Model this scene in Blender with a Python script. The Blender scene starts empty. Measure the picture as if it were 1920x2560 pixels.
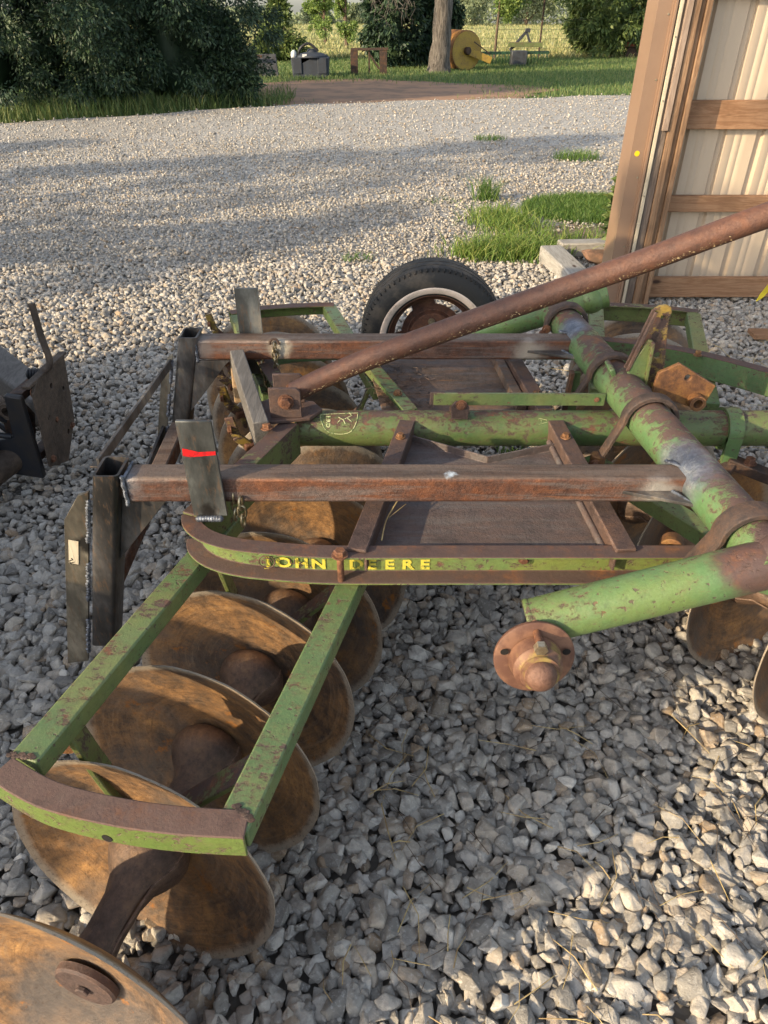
import bpy, bmesh, math, random
import numpy as np
from mathutils import Vector, Matrix, Quaternion
random.seed(7); RNG = np.random.default_rng(11)
R = math.radians; PI = math.pi
S = bpy.context.scene; COL = S.collection
ORG = {}
# ------------------------------------------------------------------ bookkeeping
def tag(o, label=None, cat=None, group=None, kind=None):
    if label: o['label'] = label
    if cat: o['category'] = cat
    if group: o['group'] = group
    if kind: o['kind'] = kind
    return o
def thing(name, loc, label, cat, group=None):
    o = bpy.data.objects.new(name, None); COL.objects.link(o); o.location = loc
    o.empty_display_size = .1; ORG[o.name] = Vector(loc); return tag(o, label, cat, group)
def link(name, me, m, parent=None):
    o = bpy.data.objects.new(name, me); COL.objects.link(o)
    if m and not me.materials: me.materials.append(m)
    if parent is not None:
        o.parent = parent; ORG[o.name] = ORG[parent.name]
    else: ORG[o.name] = Vector((0, 0, 0))
    return o
# ------------------------------------------------------------------ mesh builder (world coordinates)
def frame(d, up=Vector((0, 0, 1))):
    d = Vector(d).normalized(); s = d.cross(up)
    if s.length < 1e-4: s = d.cross(Vector((0, 1, 0)))
    s.normalize(); return d, s, s.cross(d).normalized()
class MB:
    def __init__(s): s.bm = bmesh.new()
    def box(s, c, size, rot=None):
        m = Matrix.Translation(Vector(c)) @ (rot.to_4x4() if rot else Matrix()) @ Matrix.Diagonal((*size, 1))
        bmesh.ops.create_cube(s.bm, size=1, matrix=m); return s
    def bar(s, p0, p1, w, h, up=(0, 0, 1)):
        p0, p1 = Vector(p0), Vector(p1); d, sd, u = frame(p1 - p0, Vector(up))
        M = Matrix((d, sd, u)).transposed()
        return s.box((p0 + p1) / 2, ((p1 - p0).length, w, h), M)
    def ring_skin(s, rings, closed=False, caps=True):
        rv = [[s.bm.verts.new(p) for p in r] for r in rings]
        n = len(rv[0]); N = len(rv)
        for i in range(N if closed else N - 1):
            a, b = rv[i], rv[(i + 1) % N]
            for k in range(n):
                try: s.bm.faces.new((a[k], a[(k + 1) % n], b[(k + 1) % n], b[k]))
                except ValueError: pass
        if caps and not closed:
            s.bm.faces.new(rv[0][::-1]); s.bm.faces.new(rv[-1])
        return s
    def tube(s, pts, r, seg=16, caps=True, closed=False, wob=0):
        pts = [Vector(p) for p in pts]; n = len(pts); rings = []
        rr = r if isinstance(r, (list, tuple)) else [r] * n
        prev = None
        for i, p in enumerate(pts):
            if closed: d = pts[(i + 1) % n] - pts[i - 1]
            else: d = pts[min(i + 1, n - 1)] - pts[max(i - 1, 0)]
            d.normalize()
            if prev is None: _, a, b = frame(d)
            else:
                a = prev - d * prev.dot(d); a.normalize(); b = a.cross(d)
            prev = a
            rings.append([p + (a * math.cos(t) + b * math.sin(t)) * rr[i] * (1 + wob * math.sin(t * 3 + i * 1.7) + wob * .6 * math.sin(t * 7 + i)) for t in [2 * PI * k / seg for k in range(seg)]])
        return s.ring_skin(rings, closed, caps)
    def lathe(s, prof, o, ax, seg=32, caps=True):
        o = Vector(o); d, a, b = frame(ax)
        rings = [[o + d * h + (a * math.cos(t) + b * math.sin(t)) * max(r, 1e-4) for t in [2 * PI * k / seg for k in range(seg)]] for h, r in prof]
        return s.ring_skin(rings, False, caps)
    def sweep(s, prof, path, closed=False, up=(0, 0, 1), caps=True):
        path = [Vector(p) for p in path]; n = len(path); rings = []; up = Vector(up)
        for i in range(n):
            if closed: d0 = path[i] - path[i - 1]; d1 = path[(i + 1) % n] - path[i]
            else:
                d1 = path[min(i + 1, n - 1)] - path[min(i, n - 2)]; d0 = path[max(i, 1)] - path[max(i - 1, 0)]
            d0.normalize(); d1.normalize(); d = (d0 + d1).normalized()
            sd = d.cross(up).normalized(); k = 1 / max(.3, d.dot(d1))
            rings.append([path[i] + sd * x * k + up * z for x, z in prof])
        return s.ring_skin(rings, closed, caps)
    def prism(s, poly, o, ux, uy, th, holes=()):
        o, ux, uy = Vector(o), Vector(ux), Vector(uy); nz = ux.cross(uy).normalized()
        bm = bmesh.new(); es = []
        def loop(pts):
            vs = [bm.verts.new(o + ux * x + uy * y) for x, y in pts]
            for i in range(len(vs)): es.append(bm.edges.new((vs[i], vs[(i + 1) % len(vs)])))
        loop(poly)
        for hx, hy, hr in holes: loop([(hx + hr * math.cos(t), hy + hr * math.sin(t)) for t in [2 * PI * k / 14 for k in range(14)]])
        bmesh.ops.triangle_fill(bm, edges=es, use_beauty=True, use_dissolve=False)
        fs = bm.faces[:]
        ret = bmesh.ops.extrude_face_region(bm, geom=fs)
        vs = [g for g in ret['geom'] if isinstance(g, bmesh.types.BMVert)]
        bmesh.ops.translate(bm, verts=vs, vec=nz * th)
        me = bpy.data.meshes.new('t'); bm.to_mesh(me); bm.free(); s.bm.from_mesh(me); bpy.data.meshes.remove(me)
        return s
    def ball(s, c, r, sub=2, sc=(1, 1, 1)):
        m = Matrix.Translation(Vector(c)) @ Matrix.Diagonal((*sc, 1))
        bmesh.ops.create_icosphere(s.bm, subdivisions=sub, radius=r, matrix=m); return s
    def bolt(s, c, ax, r=.012, h=.012, washer=True, shaft=0):
        c = Vector(c); d = Vector(ax).normalized()
        if washer: s.lathe([(0, r * 1.35), (.003, r * 1.35)], c, d, 18)
        s.lathe([(.003, r * .92), (.0035, r), (h * .85, r), (h, r * .85)], c, d, 6)
        if shaft: s.lathe([(h, r * .5), (h + shaft, r * .5)], c, d, 10)
        return s
    def mesh(s, name, off, ang=38):
        bmesh.ops.recalc_face_normals(s.bm, faces=s.bm.faces[:])
        if off.length > 0: bmesh.ops.translate(s.bm, verts=s.bm.verts[:], vec=-off)
        me = bpy.data.meshes.new(name); s.bm.to_mesh(me); s.bm.free()
        me.polygons.foreach_set('use_smooth', [True] * len(me.polygons)); me.set_sharp_from_angle(angle=R(ang)); return me
    def build(s, name, m, parent=None, bevel=0, seg=2, ang=38):
        off = ORG[parent.name] if parent is not None else Vector((0, 0, 0))
        o = link(name, s.mesh(name, off, ang), m, parent)
        if bevel:
            b = o.modifiers.new('Bevel', 'BEVEL'); b.width = bevel; b.segments = seg; b.limit_method = 'ANGLE'; b.angle_limit = R(40)
        return o
def spline(pts, n=6):
    P = [Vector(p) for p in pts]; out = []
    for i in range(len(P) - 1):
        a, b, c_, d = P[max(i - 1, 0)], P[i], P[i + 1], P[min(i + 2, len(P) - 1)]
        for k in range(n):
            t = k / n
            out.append(.5 * ((2 * b) + (c_ - a) * t + (2 * a - 5 * b + 4 * c_ - d) * t * t + (3 * b - a - 3 * c_ + d) * t ** 3))
    out.append(P[-1]); return out
def npmesh(name, V, F, m, parent=None, smooth=False, k=3):
    V = np.asarray(V, dtype=np.float32).reshape(-1, 3); F = np.asarray(F, dtype=np.int32).reshape(-1, k)
    if parent is not None: V = V - np.array(ORG[parent.name], dtype=np.float32)
    me = bpy.data.meshes.new(name)
    me.vertices.add(len(V)); me.vertices.foreach_set('co', V.ravel())
    me.loops.add(F.size); me.loops.foreach_set('vertex_index', F.ravel())
    me.polygons.add(len(F)); me.polygons.foreach_set('loop_start', np.arange(len(F), dtype=np.int32) * k)
    me.update(calc_edges=True)
    if smooth: me.polygons.foreach_set('use_smooth', np.ones(len(F), dtype=bool))
    return link(name, me, m, parent)
# ------------------------------------------------------------------ material helper
class NT:
    def __init__(s, name):
        s.m = bpy.data.materials.new(name); s.m.use_nodes = True; s.t = s.m.node_tree; s.t.nodes.clear()
        s.out = s.t.nodes.new('ShaderNodeOutputMaterial'); s._c = None
    def n(s, typ, out=0, props=None, **kw):
        nd = s.t.nodes.new('ShaderNode' + typ)
        for k, v in (props or {}).items(): setattr(nd, k, v)
        for k, v in kw.items():
            key = int(k[1:]) if k[0] == 'i' and k[1:].isdigit() else k.replace('_', ' ')
            sk = nd.inputs[key]
            if isinstance(v, bpy.types.NodeSocket): s.t.links.new(v, sk)
            else:
                if isinstance(v, tuple) and len(v) == 3 and sk.type == 'RGBA': v = (*v, 1)
                sk.default_value = v
        return nd.outputs[out]
    def obj(s):
        if s._c is None: s._c = s.n('TexCoord', 3)
        return s._c
    def noise(s, scale, detail=6, rough=.6, vec=None, dist=0):
        return s.n('TexNoise', 0, Vector=vec or s.obj(), Scale=scale, Detail=detail, Roughness=rough, Distortion=dist)
    def math(s, op, a, b=0.0, c=0.0, clamp=False): return s.n('Math', 0, {'operation': op, 'use_clamp': clamp}, i0=a, i1=b, i2=c)
    def step(s, v, a, b): return s.n('MapRange', 0, {'interpolation_type': 'SMOOTHSTEP'}, Value=v, From_Min=a, From_Max=b)
    def lin(s, v, a, b, c, d): return s.n('MapRange', 0, Value=v, From_Min=a, From_Max=b, To_Min=c, To_Max=d)
    def mix(s, f, a, b, mode='MIX'):
        nd = s.t.nodes.new('ShaderNodeMix'); nd.data_type = 'RGBA'; nd.blend_type = mode
        for i, v in ((0, f), (6, a), (7, b)):
            if isinstance(v, bpy.types.NodeSocket): s.t.links.new(v, nd.inputs[i])
            else: nd.inputs[i].default_value = (*v, 1) if isinstance(v, tuple) else v
        return nd.outputs[2]
    def mixf(s, f, a, b): return s.n('Mix', 0, i0=f, i2=a, i3=b)
    def ramp(s, v, stops):
        nd = s.t.nodes.new('ShaderNodeValToRGB'); s.t.links.new(v, nd.inputs[0]); e = nd.color_ramp.elements
        while len(e) < len(stops): e.new(.5)
        for el, (p, c) in zip(e, stops): el.position = p; el.color = (*c, 1)
        return nd.outputs[0]
    def nz(s): return s.n('SeparateXYZ', 2, Vector=s.n('NewGeometry', 1))
    def map(s, scale=(1, 1, 1), rot=(0, 0, 0), loc=(0, 0, 0), vec=None): return s.n('Mapping', 0, Vector=vec or s.obj(), Scale=scale, Rotation=rot, Location=loc)
    def edge(s, r=.007, lo=.02, hi=.16):
        b = s.n('Bevel', 0, {'samples': 6}, Radius=r); d = s.n('VectorMath', 1, {'operation': 'DOT_PRODUCT'}, i0=b, i1=s.n('NewGeometry', 1))
        return s.step(s.math('SUBTRACT', 1.0, d), lo, hi)
    def near(s, p, r0, r1):
        d = s.n('VectorMath', 1, {'operation': 'DISTANCE'}, i0=s.obj(), i1=p)
        return s.math('SUBTRACT', 1.0, s.step(s.math('ADD', d, s.math('MULTIPLY', s.math('SUBTRACT', s.noise(25, 4), .5), .06)), r0, r1))
    def bump(s, h, st=.3, d=.002, nrm=None):
        kw = dict(Height=h, Strength=st, Distance=d)
        if nrm is not None: kw['Normal'] = nrm
        return s.n('Bump', 0, **kw)
    def fin(s, col, rough=.6, metal=0.0, nrm=None, **kw):
        k = dict(Base_Color=col, Roughness=rough, Metallic=metal)
        if nrm is not None: k['Normal'] = nrm
        for a, b in kw.items(): k[a] = b
        bs = s.n('BsdfPrincipled', 0, **k); s.t.links.new(bs, s.out.inputs[0]); return s.m
M = {}
RUST1, RUST2, RUST3 = (.085, .048, .040), (.17, .072, .035), (.30, .125, .04)
def rustcol(t, a=RUST1, b=RUST2, c=RUST3, sc=9):
    n1 = t.noise(sc, 8, .68); n2 = t.noise(sc * 7, 6, .7)
    v = t.math('ADD', t.math('MULTIPLY', n1, .65), t.math('MULTIPLY', n2, .35))
    return t.ramp(v, [(.36, tuple(x * .55 for x in a)), (.46, a), (.55, b), (.68, c)])
def m_green(name, green, rust=.5, top=.18, spots=True, welds=(), green2=None, patches=(), topcol=(.085, .052, .045)):
    t = NT(name)
    big = t.noise(4.5, 7, .65); mid = t.noise(16, 8, .7, t.map((.6, 1, 1))); fine = t.noise(130, 4, .6)
    g = t.mix(t.step(t.noise(5, 4), .38, .62), green, green2 or tuple(x * .72 for x in green))
    g = t.mix(t.math('MULTIPLY', t.step(fine, .45, .7), .16), g, tuple(min(1, x * 1.5 + .03) for x in green))
    sm = t.noise(55, 7, .75, t.map((.7, 1, 1)))
    v = t.math('ADD', t.math('ADD', t.math('MULTIPLY', big, .20), t.math('MULTIPLY', mid, .30)), t.math('MULTIPLY', sm, .50))
    streak = t.step(t.noise(12, 7, .7, t.map((1, 9, 9))), .5, .72); v = t.math('ADD', v, t.math('MULTIPLY', streak, .05))
    v = t.math('ADD', v, t.math('MULTIPLY', t.math('MAXIMUM', t.nz(), 0.0), top))
    k0 = .60 - rust * .14
    f = t.step(v, k0 - .005, k0 + .045)
    if spots:
        sp = t.step(t.noise(75, 3, .55), .63, .68); f = t.math('MAXIMUM', f, t.math('MULTIPLY', sp, .85))
    rc = t.mix(t.step(t.noise(12, 6, .7), .42, .66), topcol, rustcol(t))
    c = t.mix(f, g, rc)
    halo = t.math('SUBTRACT', t.step(v, k0 - .06, k0 + .03), f, clamp=True)
    c = t.mix(t.math('MULTIPLY', halo, .5), c, (.15, .12, .055))
    dust = t.math('MULTIPLY', t.step(t.noise(30, 6, .75), .5, .75), .14); c = t.mix(dust, c, (.24, .2, .15))
    ro = t.lin(f, 0, 1, .42, .8); me = 0.0
    ed = t.math('MULTIPLY', t.edge(), t.step(t.noise(38, 6, .75), .40, .56)); c = t.mix(ed, c, (.11, .062, .045)); f = t.math('MAXIMUM', f, ed)
    for p, a, b in patches:
        c = t.mix(t.near(p, a, b), c, rc)
    if welds:
        w = None
        for p, a, b in welds:
            x = t.near(p, a, b); w = x if w is None else t.math('MAXIMUM', w, x)
        scr = t.noise(16, 8, .72)
        bare = t.ramp(scr, [(.3, (.07, .08, .11)), (.5, (.17, .19, .24)), (.68, (.42, .44, .46))])
        c = t.mix(w, c, bare); ro = t.mixf(w, ro, t.lin(scr, .3, .7, .5, .25)); me = t.math('MULTIPLY', w, .7)
    h = t.math('ADD', t.math('MULTIPLY', f, -.5), t.math('MULTIPLY', t.noise(180, 6, .7), .55))
    h = t.math('ADD', h, t.math('MULTIPLY', t.noise(22, 4), .5))
    grime = t.step(t.noise(70, 8, .8), .46, .72); c = t.mix(t.math('MULTIPLY', grime, .4), c, (.045, .035, .025))
    return t.fin(c, ro, me, t.bump(h, .7, .003))
def m_rust(name, a=RUST1, b=RUST2, c=RUST3, sc=9, metal=.15, ro=(.55, .85), streak=None, scorch=(), bump=.5, top=None):
    t = NT(name); col = rustcol(t, a, b, c, sc)
    if streak:
        s1 = t.noise(14, 8, .7, t.map(streak)); col = t.mix(t.math('MULTIPLY', t.step(s1, .45, .62), .6), col, (.16, .145, .14))
        s2 = t.noise(20, 6, .7, t.map(streak)); col = t.mix(t.math('MULTIPLY', t.step(s2, .56, .66), .55), col, c)
    if top:
        col = t.mix(t.math('MULTIPLY', t.step(t.nz(), .4, .9), .8), col, t.mix(t.step(t.noise(10, 8, .7, t.map(streak or (1, 1, 1))), .45, .6), top, tuple(x * .5 for x in top)))
    col = t.mix(t.math('MULTIPLY', t.edge(.006), t.step(t.noise(45, 5, .7), .42, .6)), col, tuple(min(1, x * 1.5 + .05) for x in b))
    g2 = t.noise(85, 8, .8); col = t.mix(t.math('MULTIPLY', t.step(g2, .48, .68), .5), col, tuple(x * .4 for x in a)); col = t.mix(t.math('MULTIPLY', t.step(g2, .30, .44), -.0), col, c)
    rr = t.lin(t.noise(40, 5), .3, .7, *ro)
    for p, r0, r1, cc in scorch:
        w = t.near(p, r0, r1); col = t.mix(w, col, t.mix(t.noise(50, 4), cc, tuple(min(1, x * 1.9) for x in cc))); rr = t.mixf(w, rr, .35)
    h = t.math('ADD', t.noise(150, 7, .75), t.math('MULTIPLY', t.noise(28, 4), .8))
    return t.fin(col, rr, metal, t.bump(h, min(1, bump * 1.5), .003))
def m_scale(name, base=(.062, .058, .056), scorch=()):
    t = NT(name); n1 = t.noise(7, 7, .65, t.map((1, 1, .45))); n2 = t.noise(38, 5, .7, t.map((2.5, 2.5, .6)))
    c = t.ramp(n1, [(.34, tuple(x * .35 for x in base)), (.48, base), (.58, tuple(x * 2.2 for x in base)), (.68, (.36, .31, .24))])  # lightest stop paints bright sheen into the scale colour
    c = t.mix(t.math('MULTIPLY', t.step(n2, .52, .66), .5), c, (.15, .085, .045))
    for p, r0, r1, cc in scorch: c = t.mix(t.near(p, r0, r1), c, cc)
    return t.fin(c, t.lin(n2, .3, .7, .32, .55), .4, t.bump(t.noise(90, 5, .7), .2, .001))
def m_simple(name, col, col2=None, ro=.6, metal=0, sc=20, bump=.2, **kw):
    t = NT(name); n = t.noise(sc, 6, .65)
    c = t.mix(t.step(n, .4, .62), col, col2 or tuple(x * .6 for x in col))
    return t.fin(c, ro, metal, t.bump(t.noise(sc * 6, 5, .7), bump, .001), **kw)
def m_wood(name, a, b, axis=0, sc=1.0, ro=.8):
    t = NT(name); s_ = [16 * sc] * 3; s_[axis] = 1.1 * sc
    v = t.map(tuple(s_)); n = t.noise(1.6, 6, .6, v, .6)
    w = t.math('FRACT', t.math('MULTIPLY', n, 7.0)); w = t.math('ABSOLUTE', t.math('SUBTRACT', w, .5))
    c = t.mix(t.lin(w, 0, .5, 0, 1), a, b); c = t.mix(t.math('MULTIPLY', t.step(t.noise(3, 5), .45, .65), .45), c, tuple(x * .55 for x in a))
    fine = t.noise(5, 5, .7, t.map(tuple(x * 4 for x in s_))); c = t.mix(t.math('MULTIPLY', t.step(fine, .5, .7), .4), c, tuple(x * .5 for x in b))
    kn = t.n('TexVoronoi', 0, Vector=t.map(tuple(2.2 if i == axis else 5 for i in range(3))), Scale=1.2)
    c = t.mix(t.math('SUBTRACT', 1.0, t.step(kn, .04, .12)), c, (.06, .028, .015))
    return t.fin(c, ro, 0, t.bump(t.math('ADD', w, fine), .35, .003))
# ------------------------------------------------------------------ materials
OR = Vector((0.1, 1.765, 0.0))      # harrow origin; object coordinates of its parts are relative to this
def L(x, y, z): return (x - OR.x, y - OR.y, z - OR.z)
M['rail'] = m_green('rail_green', (.165, .205, .05), rust=.38, top=.32, green2=(.12, .19, .065))
M['bar'] = m_green('bar_green', (.155, .185, .062), rust=.12, top=.05, green2=(.095, .16, .06))
M['railf'] = m_green('far_rail_green', (.10, .165, .06), rust=.40, top=.30, green2=(.10, .17, .075))
M['pipe'] = m_green('pipe_green', (.065, .125, .042), rust=.36, top=.07, green2=(.12, .155, .05))
M['shaft'] = m_green('shaft_green', (.085, .17, .065), rust=.14, top=.14, welds=[(L(.635, 1.33, .81), .035, .12), (L(.585, 2.13, .81), .02, .08)], patches=[(L(.74, 1.03, .84), .05, .065), (L(.735, 1.25, .80), .02, .08), (L(.66, 1.95, .81), .02, .07), (L(.71, 1.48, .81), .015, .06), (L(.63, 2.2, .81), .02, .05)], green2=(.11, .185, .07))
M['arm'] = m_green('arm_green', (.085, .165, .062), patches=[(L(.68, 1.0, .80), .05, .09), (L(.76, 1.0, .83), .05, .14)], rust=.02, top=.05, green2=(.12, .18, .055))
M['lite'] = m_green('bracket_green', (.15, .19, .06), rust=.45, top=.1)
M['member'] = m_rust('member_rust', (.085, .055, .048), (.12, .07, .052), (.17, .085, .045), 10)
M['tray'] = m_rust('tray_rust', (.105, .080, .076), (.135, .095, .085), (.17, .105, .08), 6, streak=(.25, 2.2, 1), bump=.7)
M['trayfar'] = m_rust('tray_dirt', (.12, .085, .065), (.2, .12, .08), (.32, .16, .07), 5, streak=(.3, 2, 1), bump=.8)
M['beam'] = m_rust('beam_rust', (.10, .048, .034), (.17, .066, .034), (.27, .11, .05), 7, metal=.3, ro=(.4, .7), streak=(.22, 3, 3), top=(.17, .125, .095),
                   scorch=[(L(-.575, 1.30, .78), .01, .06, (.13, .13, .14)), (L(.60, 1.285, .755), .015, .065, (.25, .23, .21)), (L(.15, 1.31, .8), .004, .018, (.5, .6, .7)), (L(.45, 2.07, .75), .02, .07, (.25, .22, .19)), (L(-.32, 2.07, .77), .015, .05, (.3, .27, .22)), (L(-.56, 2.1, .77), .01, .06, (.15, .13, .12))])
M['disc'] = None
M['longpipe'] = m_rust('jack_pipe_rust', (.11, .055, .04), (.15, .07, .045), (.22, .09, .045), 8, metal=.25, ro=(.38, .6))
M['dark'] = m_rust('dark_rust', (.05, .032, .026), (.09, .048, .03), (.16, .07, .03), 14)
M['orange'] = m_rust('orange_rust', (.13, .06, .03), (.22, .10, .035), (.34, .19, .055), 12)
M['scale'] = m_scale('mill_scale_steel')
M['scalelite'] = m_scale('burnt_steel_plate', (.13, .115, .09), scorch=[(L(-.66, 1.29, .62), .03, .05, (.02, .018, .016)), (L(-.70, 1.29, .47), .02, .04, (.02, .018, .016)), (L(-.72, 1.29, .36), .02, .045, (.02, .018, .018))])
M['flat'] = m_scale('flat_bar_steel', (.085, .088, .085), scorch=[(L(-.385, 1.28, .722), .012, .035, (.02, .018, .016))])
M['weld'] = m_simple('weld_bead', (.20, .22, .26), (.07, .075, .09), .38, .6, 90, .9)
M['chain'] = m_simple('chain_zinc', (.42, .37, .26), (.2, .16, .1), .35, .9, 60)
M['yellow'] = m_green('scraper_yellow', (.30, .19, .035), rust=.85, top=0, green2=(.36, .24, .05))
M['black'] = m_simple('loader_black', (.02, .022, .028), (.035, .03, .028), .45, .2, 9)
M['tan'] = m_rust('coupler_plate', (.075, .055, .042), (.12, .088, .066), (.17, .115, .075), 6, metal=.3)
M['chrome'] = m_simple('cylinder_rod', (.6, .62, .66), (.45, .48, .55), .12, 1, 10, .02)
M['bolt'] = m_rust('bolt_rust', (.12, .05, .028), (.2, .085, .04), (.3, .14, .06), 30)
M['zinc'] = m_simple('bolt_zinc', (.45, .4, .3), (.3, .24, .16), .4, .8, 60)
def disc_mat():
    t = NT('harrow_disc_steel'); o = t.n('ObjectInfo', 5)
    seed = t.n('VectorMath', 0, {'operation': 'ADD'}, i0=t.obj(), i1=t.n('CombineXYZ', 0, X=t.math('MULTIPLY', o, 17.0), Y=t.math('MULTIPLY', o, 9.0), Z=0.0))
    n1 = t.noise(5, 8, .68, seed); n2 = t.noise(34, 7, .72, seed)
    sx = t.n('SeparateXYZ', 0, Vector=t.obj()); sy = t.n('SeparateXYZ', 1, Vector=t.obj())
    rad = t.math('SQRT', t.math('ADD', t.math('MULTIPLY', sx, sx), t.math('MULTIPLY', sy, sy)))
    ang = t.math('ARCTAN2', sy, sx)
    brush = t.noise(1, 5, .7, t.n('CombineXYZ', 0, X=t.math('ADD', t.math('MULTIPLY', rad, 170.0), t.math('MULTIPLY', n1, 6.0)), Y=t.math('MULTIPLY', ang, 1.2), Z=t.math('MULTIPLY', o, 30.0)))
    v = t.math('ADD', t.math('MULTIPLY', n1, .6), t.math('MULTIPLY', n2, .4))
    c = t.ramp(v, [(.34, (.05, .036, .03)), (.44, (.13, .085, .056)), (.54, (.30, .165, .075)), (.66, (.55, .30, .11))])
    c = t.mix(t.math('MULTIPLY', t.step(brush, .50, .66), .30), c, (.36, .26, .17)); c = t.mix(t.math('MULTIPLY', t.math('SUBTRACT', 1.0, t.step(brush, .34, .48)), .32), c, (.05, .035, .028))
    c = t.mix(t.math('MULTIPLY', t.step(t.noise(3, 5, .6, seed), .48, .64), .65), c, (.125, .115, .11))
    spot = t.step(t.noise(11, 6, .7, seed), .6, .68); c = t.mix(t.math('MULTIPLY', spot, .8), c, (.38, .15, .03))
    edge = t.step(t.math('ADD', rad, t.math('MULTIPLY', t.math('SUBTRACT', n2, .5), .03)), .262, .278)
    c = t.mix(t.math('MULTIPLY', edge, .7), c, (.42, .37, .30))
    h = t.math('ADD', t.math('MULTIPLY', t.noise(110, 7, .75, seed), .8), t.math('ADD', t.math('MULTIPLY', brush, .25), n2))
    c = t.mix(t.math('MULTIPLY', t.step(t.noise(150, 5, .7, seed), .54, .66), .5), c, (.08, .05, .035))
    return t.fin(c, t.lin(n2, .3, .7, .40, .72), .3, t.bump(h, .8, .0025))
M['disc'] = disc_mat()
# ================================================================== SETTING: ground
def stone_mat():
    t = NT('gravel_stone'); r = t.n('NewGeometry', 8); co = t.n('TexCoord', 3)
    c = t.ramp(r, [(0, (.22, .20, .175)), (.25, (.37, .34, .295)), (.5, (.50, .46, .405)), (.64, (.44, .37, .29)), (.78, (.59, .55, .485)), (.88, (.38, .27, .17)), (.96, (.68, .64, .57)), (1, (.20, .15, .10))])
    c = t.mix(t.math('MULTIPLY', t.step(t.noise(35, 7, .7, co), .42, .66), .5), c, (.16, .15, .14))
    c = t.mix(t.math('MULTIPLY', t.step(t.noise(120, 5, .7, co), .52, .7), .5), c, (.66, .63, .58))
    h = t.math('ADD', t.noise(70, 8, .75, co), t.math('MULTIPLY', t.noise(260, 5, .7, co), .4))
    return t.fin(c, .85, 0, t.bump(h, .9, .006))
def gravel_ground_mat():
    t = NT('gravel_ground'); co = t.obj()
    v1 = t.n('TexVoronoi', 1, Vector=co, Scale=28.0); vd = t.n('TexVoronoi', 0, Vector=co, Scale=28.0); vf = t.n('TexVoronoi', 1, Vector=co, Scale=70.0)
    g = t.n('SeparateColor', 0, Color=v1); g2 = t.n('SeparateColor', 0, Color=vf)
    c = t.ramp(g, [(0, (.24, .23, .21)), (.5, (.40, .38, .35)), (1, (.56, .53, .48))])
    c = t.mix(t.math('MULTIPLY', g2, .5), c, (.34, .31, .28))
    big = t.noise(.5, 6, .65); c = t.mix(t.math('MULTIPLY', t.step(big, .45, .62), .4), c, (.34, .30, .25))
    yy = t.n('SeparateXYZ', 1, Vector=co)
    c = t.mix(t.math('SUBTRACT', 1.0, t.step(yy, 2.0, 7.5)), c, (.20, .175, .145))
    return t.fin(c, .9, 0, t.bump(t.math('SUBTRACT', 1.0, vd), .8, .02))
def dark(c, f=.6): return tuple(x * f for x in c)
def lawn_mat():
    t = NT('lawn_grass'); n1 = t.noise(1.1, 8, .7); n2 = t.noise(9, 8, .75)
    c = t.ramp(n1, [(.36, (.035, .07, .018)), (.5, (.065, .12, .03)), (.64, (.13, .16, .05))])
    c = t.mix(t.math('MULTIPLY', t.step(n2, .5, .7), .6), c, (.16, .17, .06))
    return t.fin(c, .9, 0, t.bump(n2, 1.0, .06))
def field_mat():
    t = NT('hay_field'); n1 = t.noise(.12, 7, .65, t.map((.35, 1, 1))); n2 = t.noise(1.6, 8, .8)
    c = t.ramp(n1, [(.38, (.17, .23, .09)), (.5, (.35, .35, .13)), (.62, (.46, .41, .17))])
    c = t.mix(t.math('MULTIPLY', t.step(n2, .45, .7), .5), c, (.15, .19, .06))
    return t.fin(c, .95, 0, t.bump(n2, 1.0, .2))
M['stone'] = stone_mat(); M['ggr'] = gravel_ground_mat(); M['lawn'] = lawn_mat(); M['field'] = field_mat()
M['dirt'] = m_simple('red_dirt', (.36, .20, .115), (.22, .135, .085), .95, 0, 1.2, 1.0)
M['soil'] = m_simple('dry_soil', (.26, .19, .13), (.17, .125, .09), .95, 0, 6, .8)
def sheet(name, pts, z, m, sub=0):
    bm = bmesh.new(); bm.faces.new([bm.verts.new((x, y, z)) for x, y in pts]); me = bpy.data.meshes.new(name); bm.to_mesh(me); bm.free()
    return tag(link(name, me, m), kind='structure')
def edgeY(x):                                  # far edge of the gravel yard
    xs = [-40, -20, -6.8, -1.8, 6, 15, 40]; ys = [-6, 5.5, 13.9, 17.0, 19.0, 20.6, 24]
    return np.interp(x, xs, ys)
sheet('ground', [(-400, -60), (400, -60), (400, 34), (-400, 34)], -.06, M['lawn'])
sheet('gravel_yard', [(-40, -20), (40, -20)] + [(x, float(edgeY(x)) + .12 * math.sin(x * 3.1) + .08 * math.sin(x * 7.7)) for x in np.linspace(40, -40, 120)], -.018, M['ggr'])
sheet('dirt_track', [(-.6 + 4.6 * math.cos(a) * (1 + .1 * math.sin(5 * a) + .05 * math.sin(17 * a)), 20.0 + 3.4 * math.sin(a) * (1 + .12 * math.sin(4 * a + 1) + .06 * math.sin(13 * a))) for a in np.linspace(0, 2 * PI, 48)[:-1]], -.04, M['dirt'])
def hfield(x, y):
    u = np.clip((y - 34) / 90, 0, 1); far = np.clip((y - 124) / 260, 0, 1)
    return -.055 - u * .45 + .2 * np.sin(x * .03 + 1) * u - far * 14.0
nx, ny = 80, 60
gx, gy = np.meshgrid(np.linspace(-300, 300, nx), 34 + 380 * np.linspace(0, 1, ny) ** 2)
V = np.stack([gx, gy, hfield(gx, gy)], -1).reshape(-1, 3); idx = np.arange(nx * ny).reshape(ny, nx)
F = np.stack([idx[:-1, :-1], idx[:-1, 1:], idx[1:, 1:], idx[1:, :-1]], -1).reshape(-1, 4)
tag(npmesh('field', V, F, M['field'], smooth=True, k=4), kind='structure')
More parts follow.
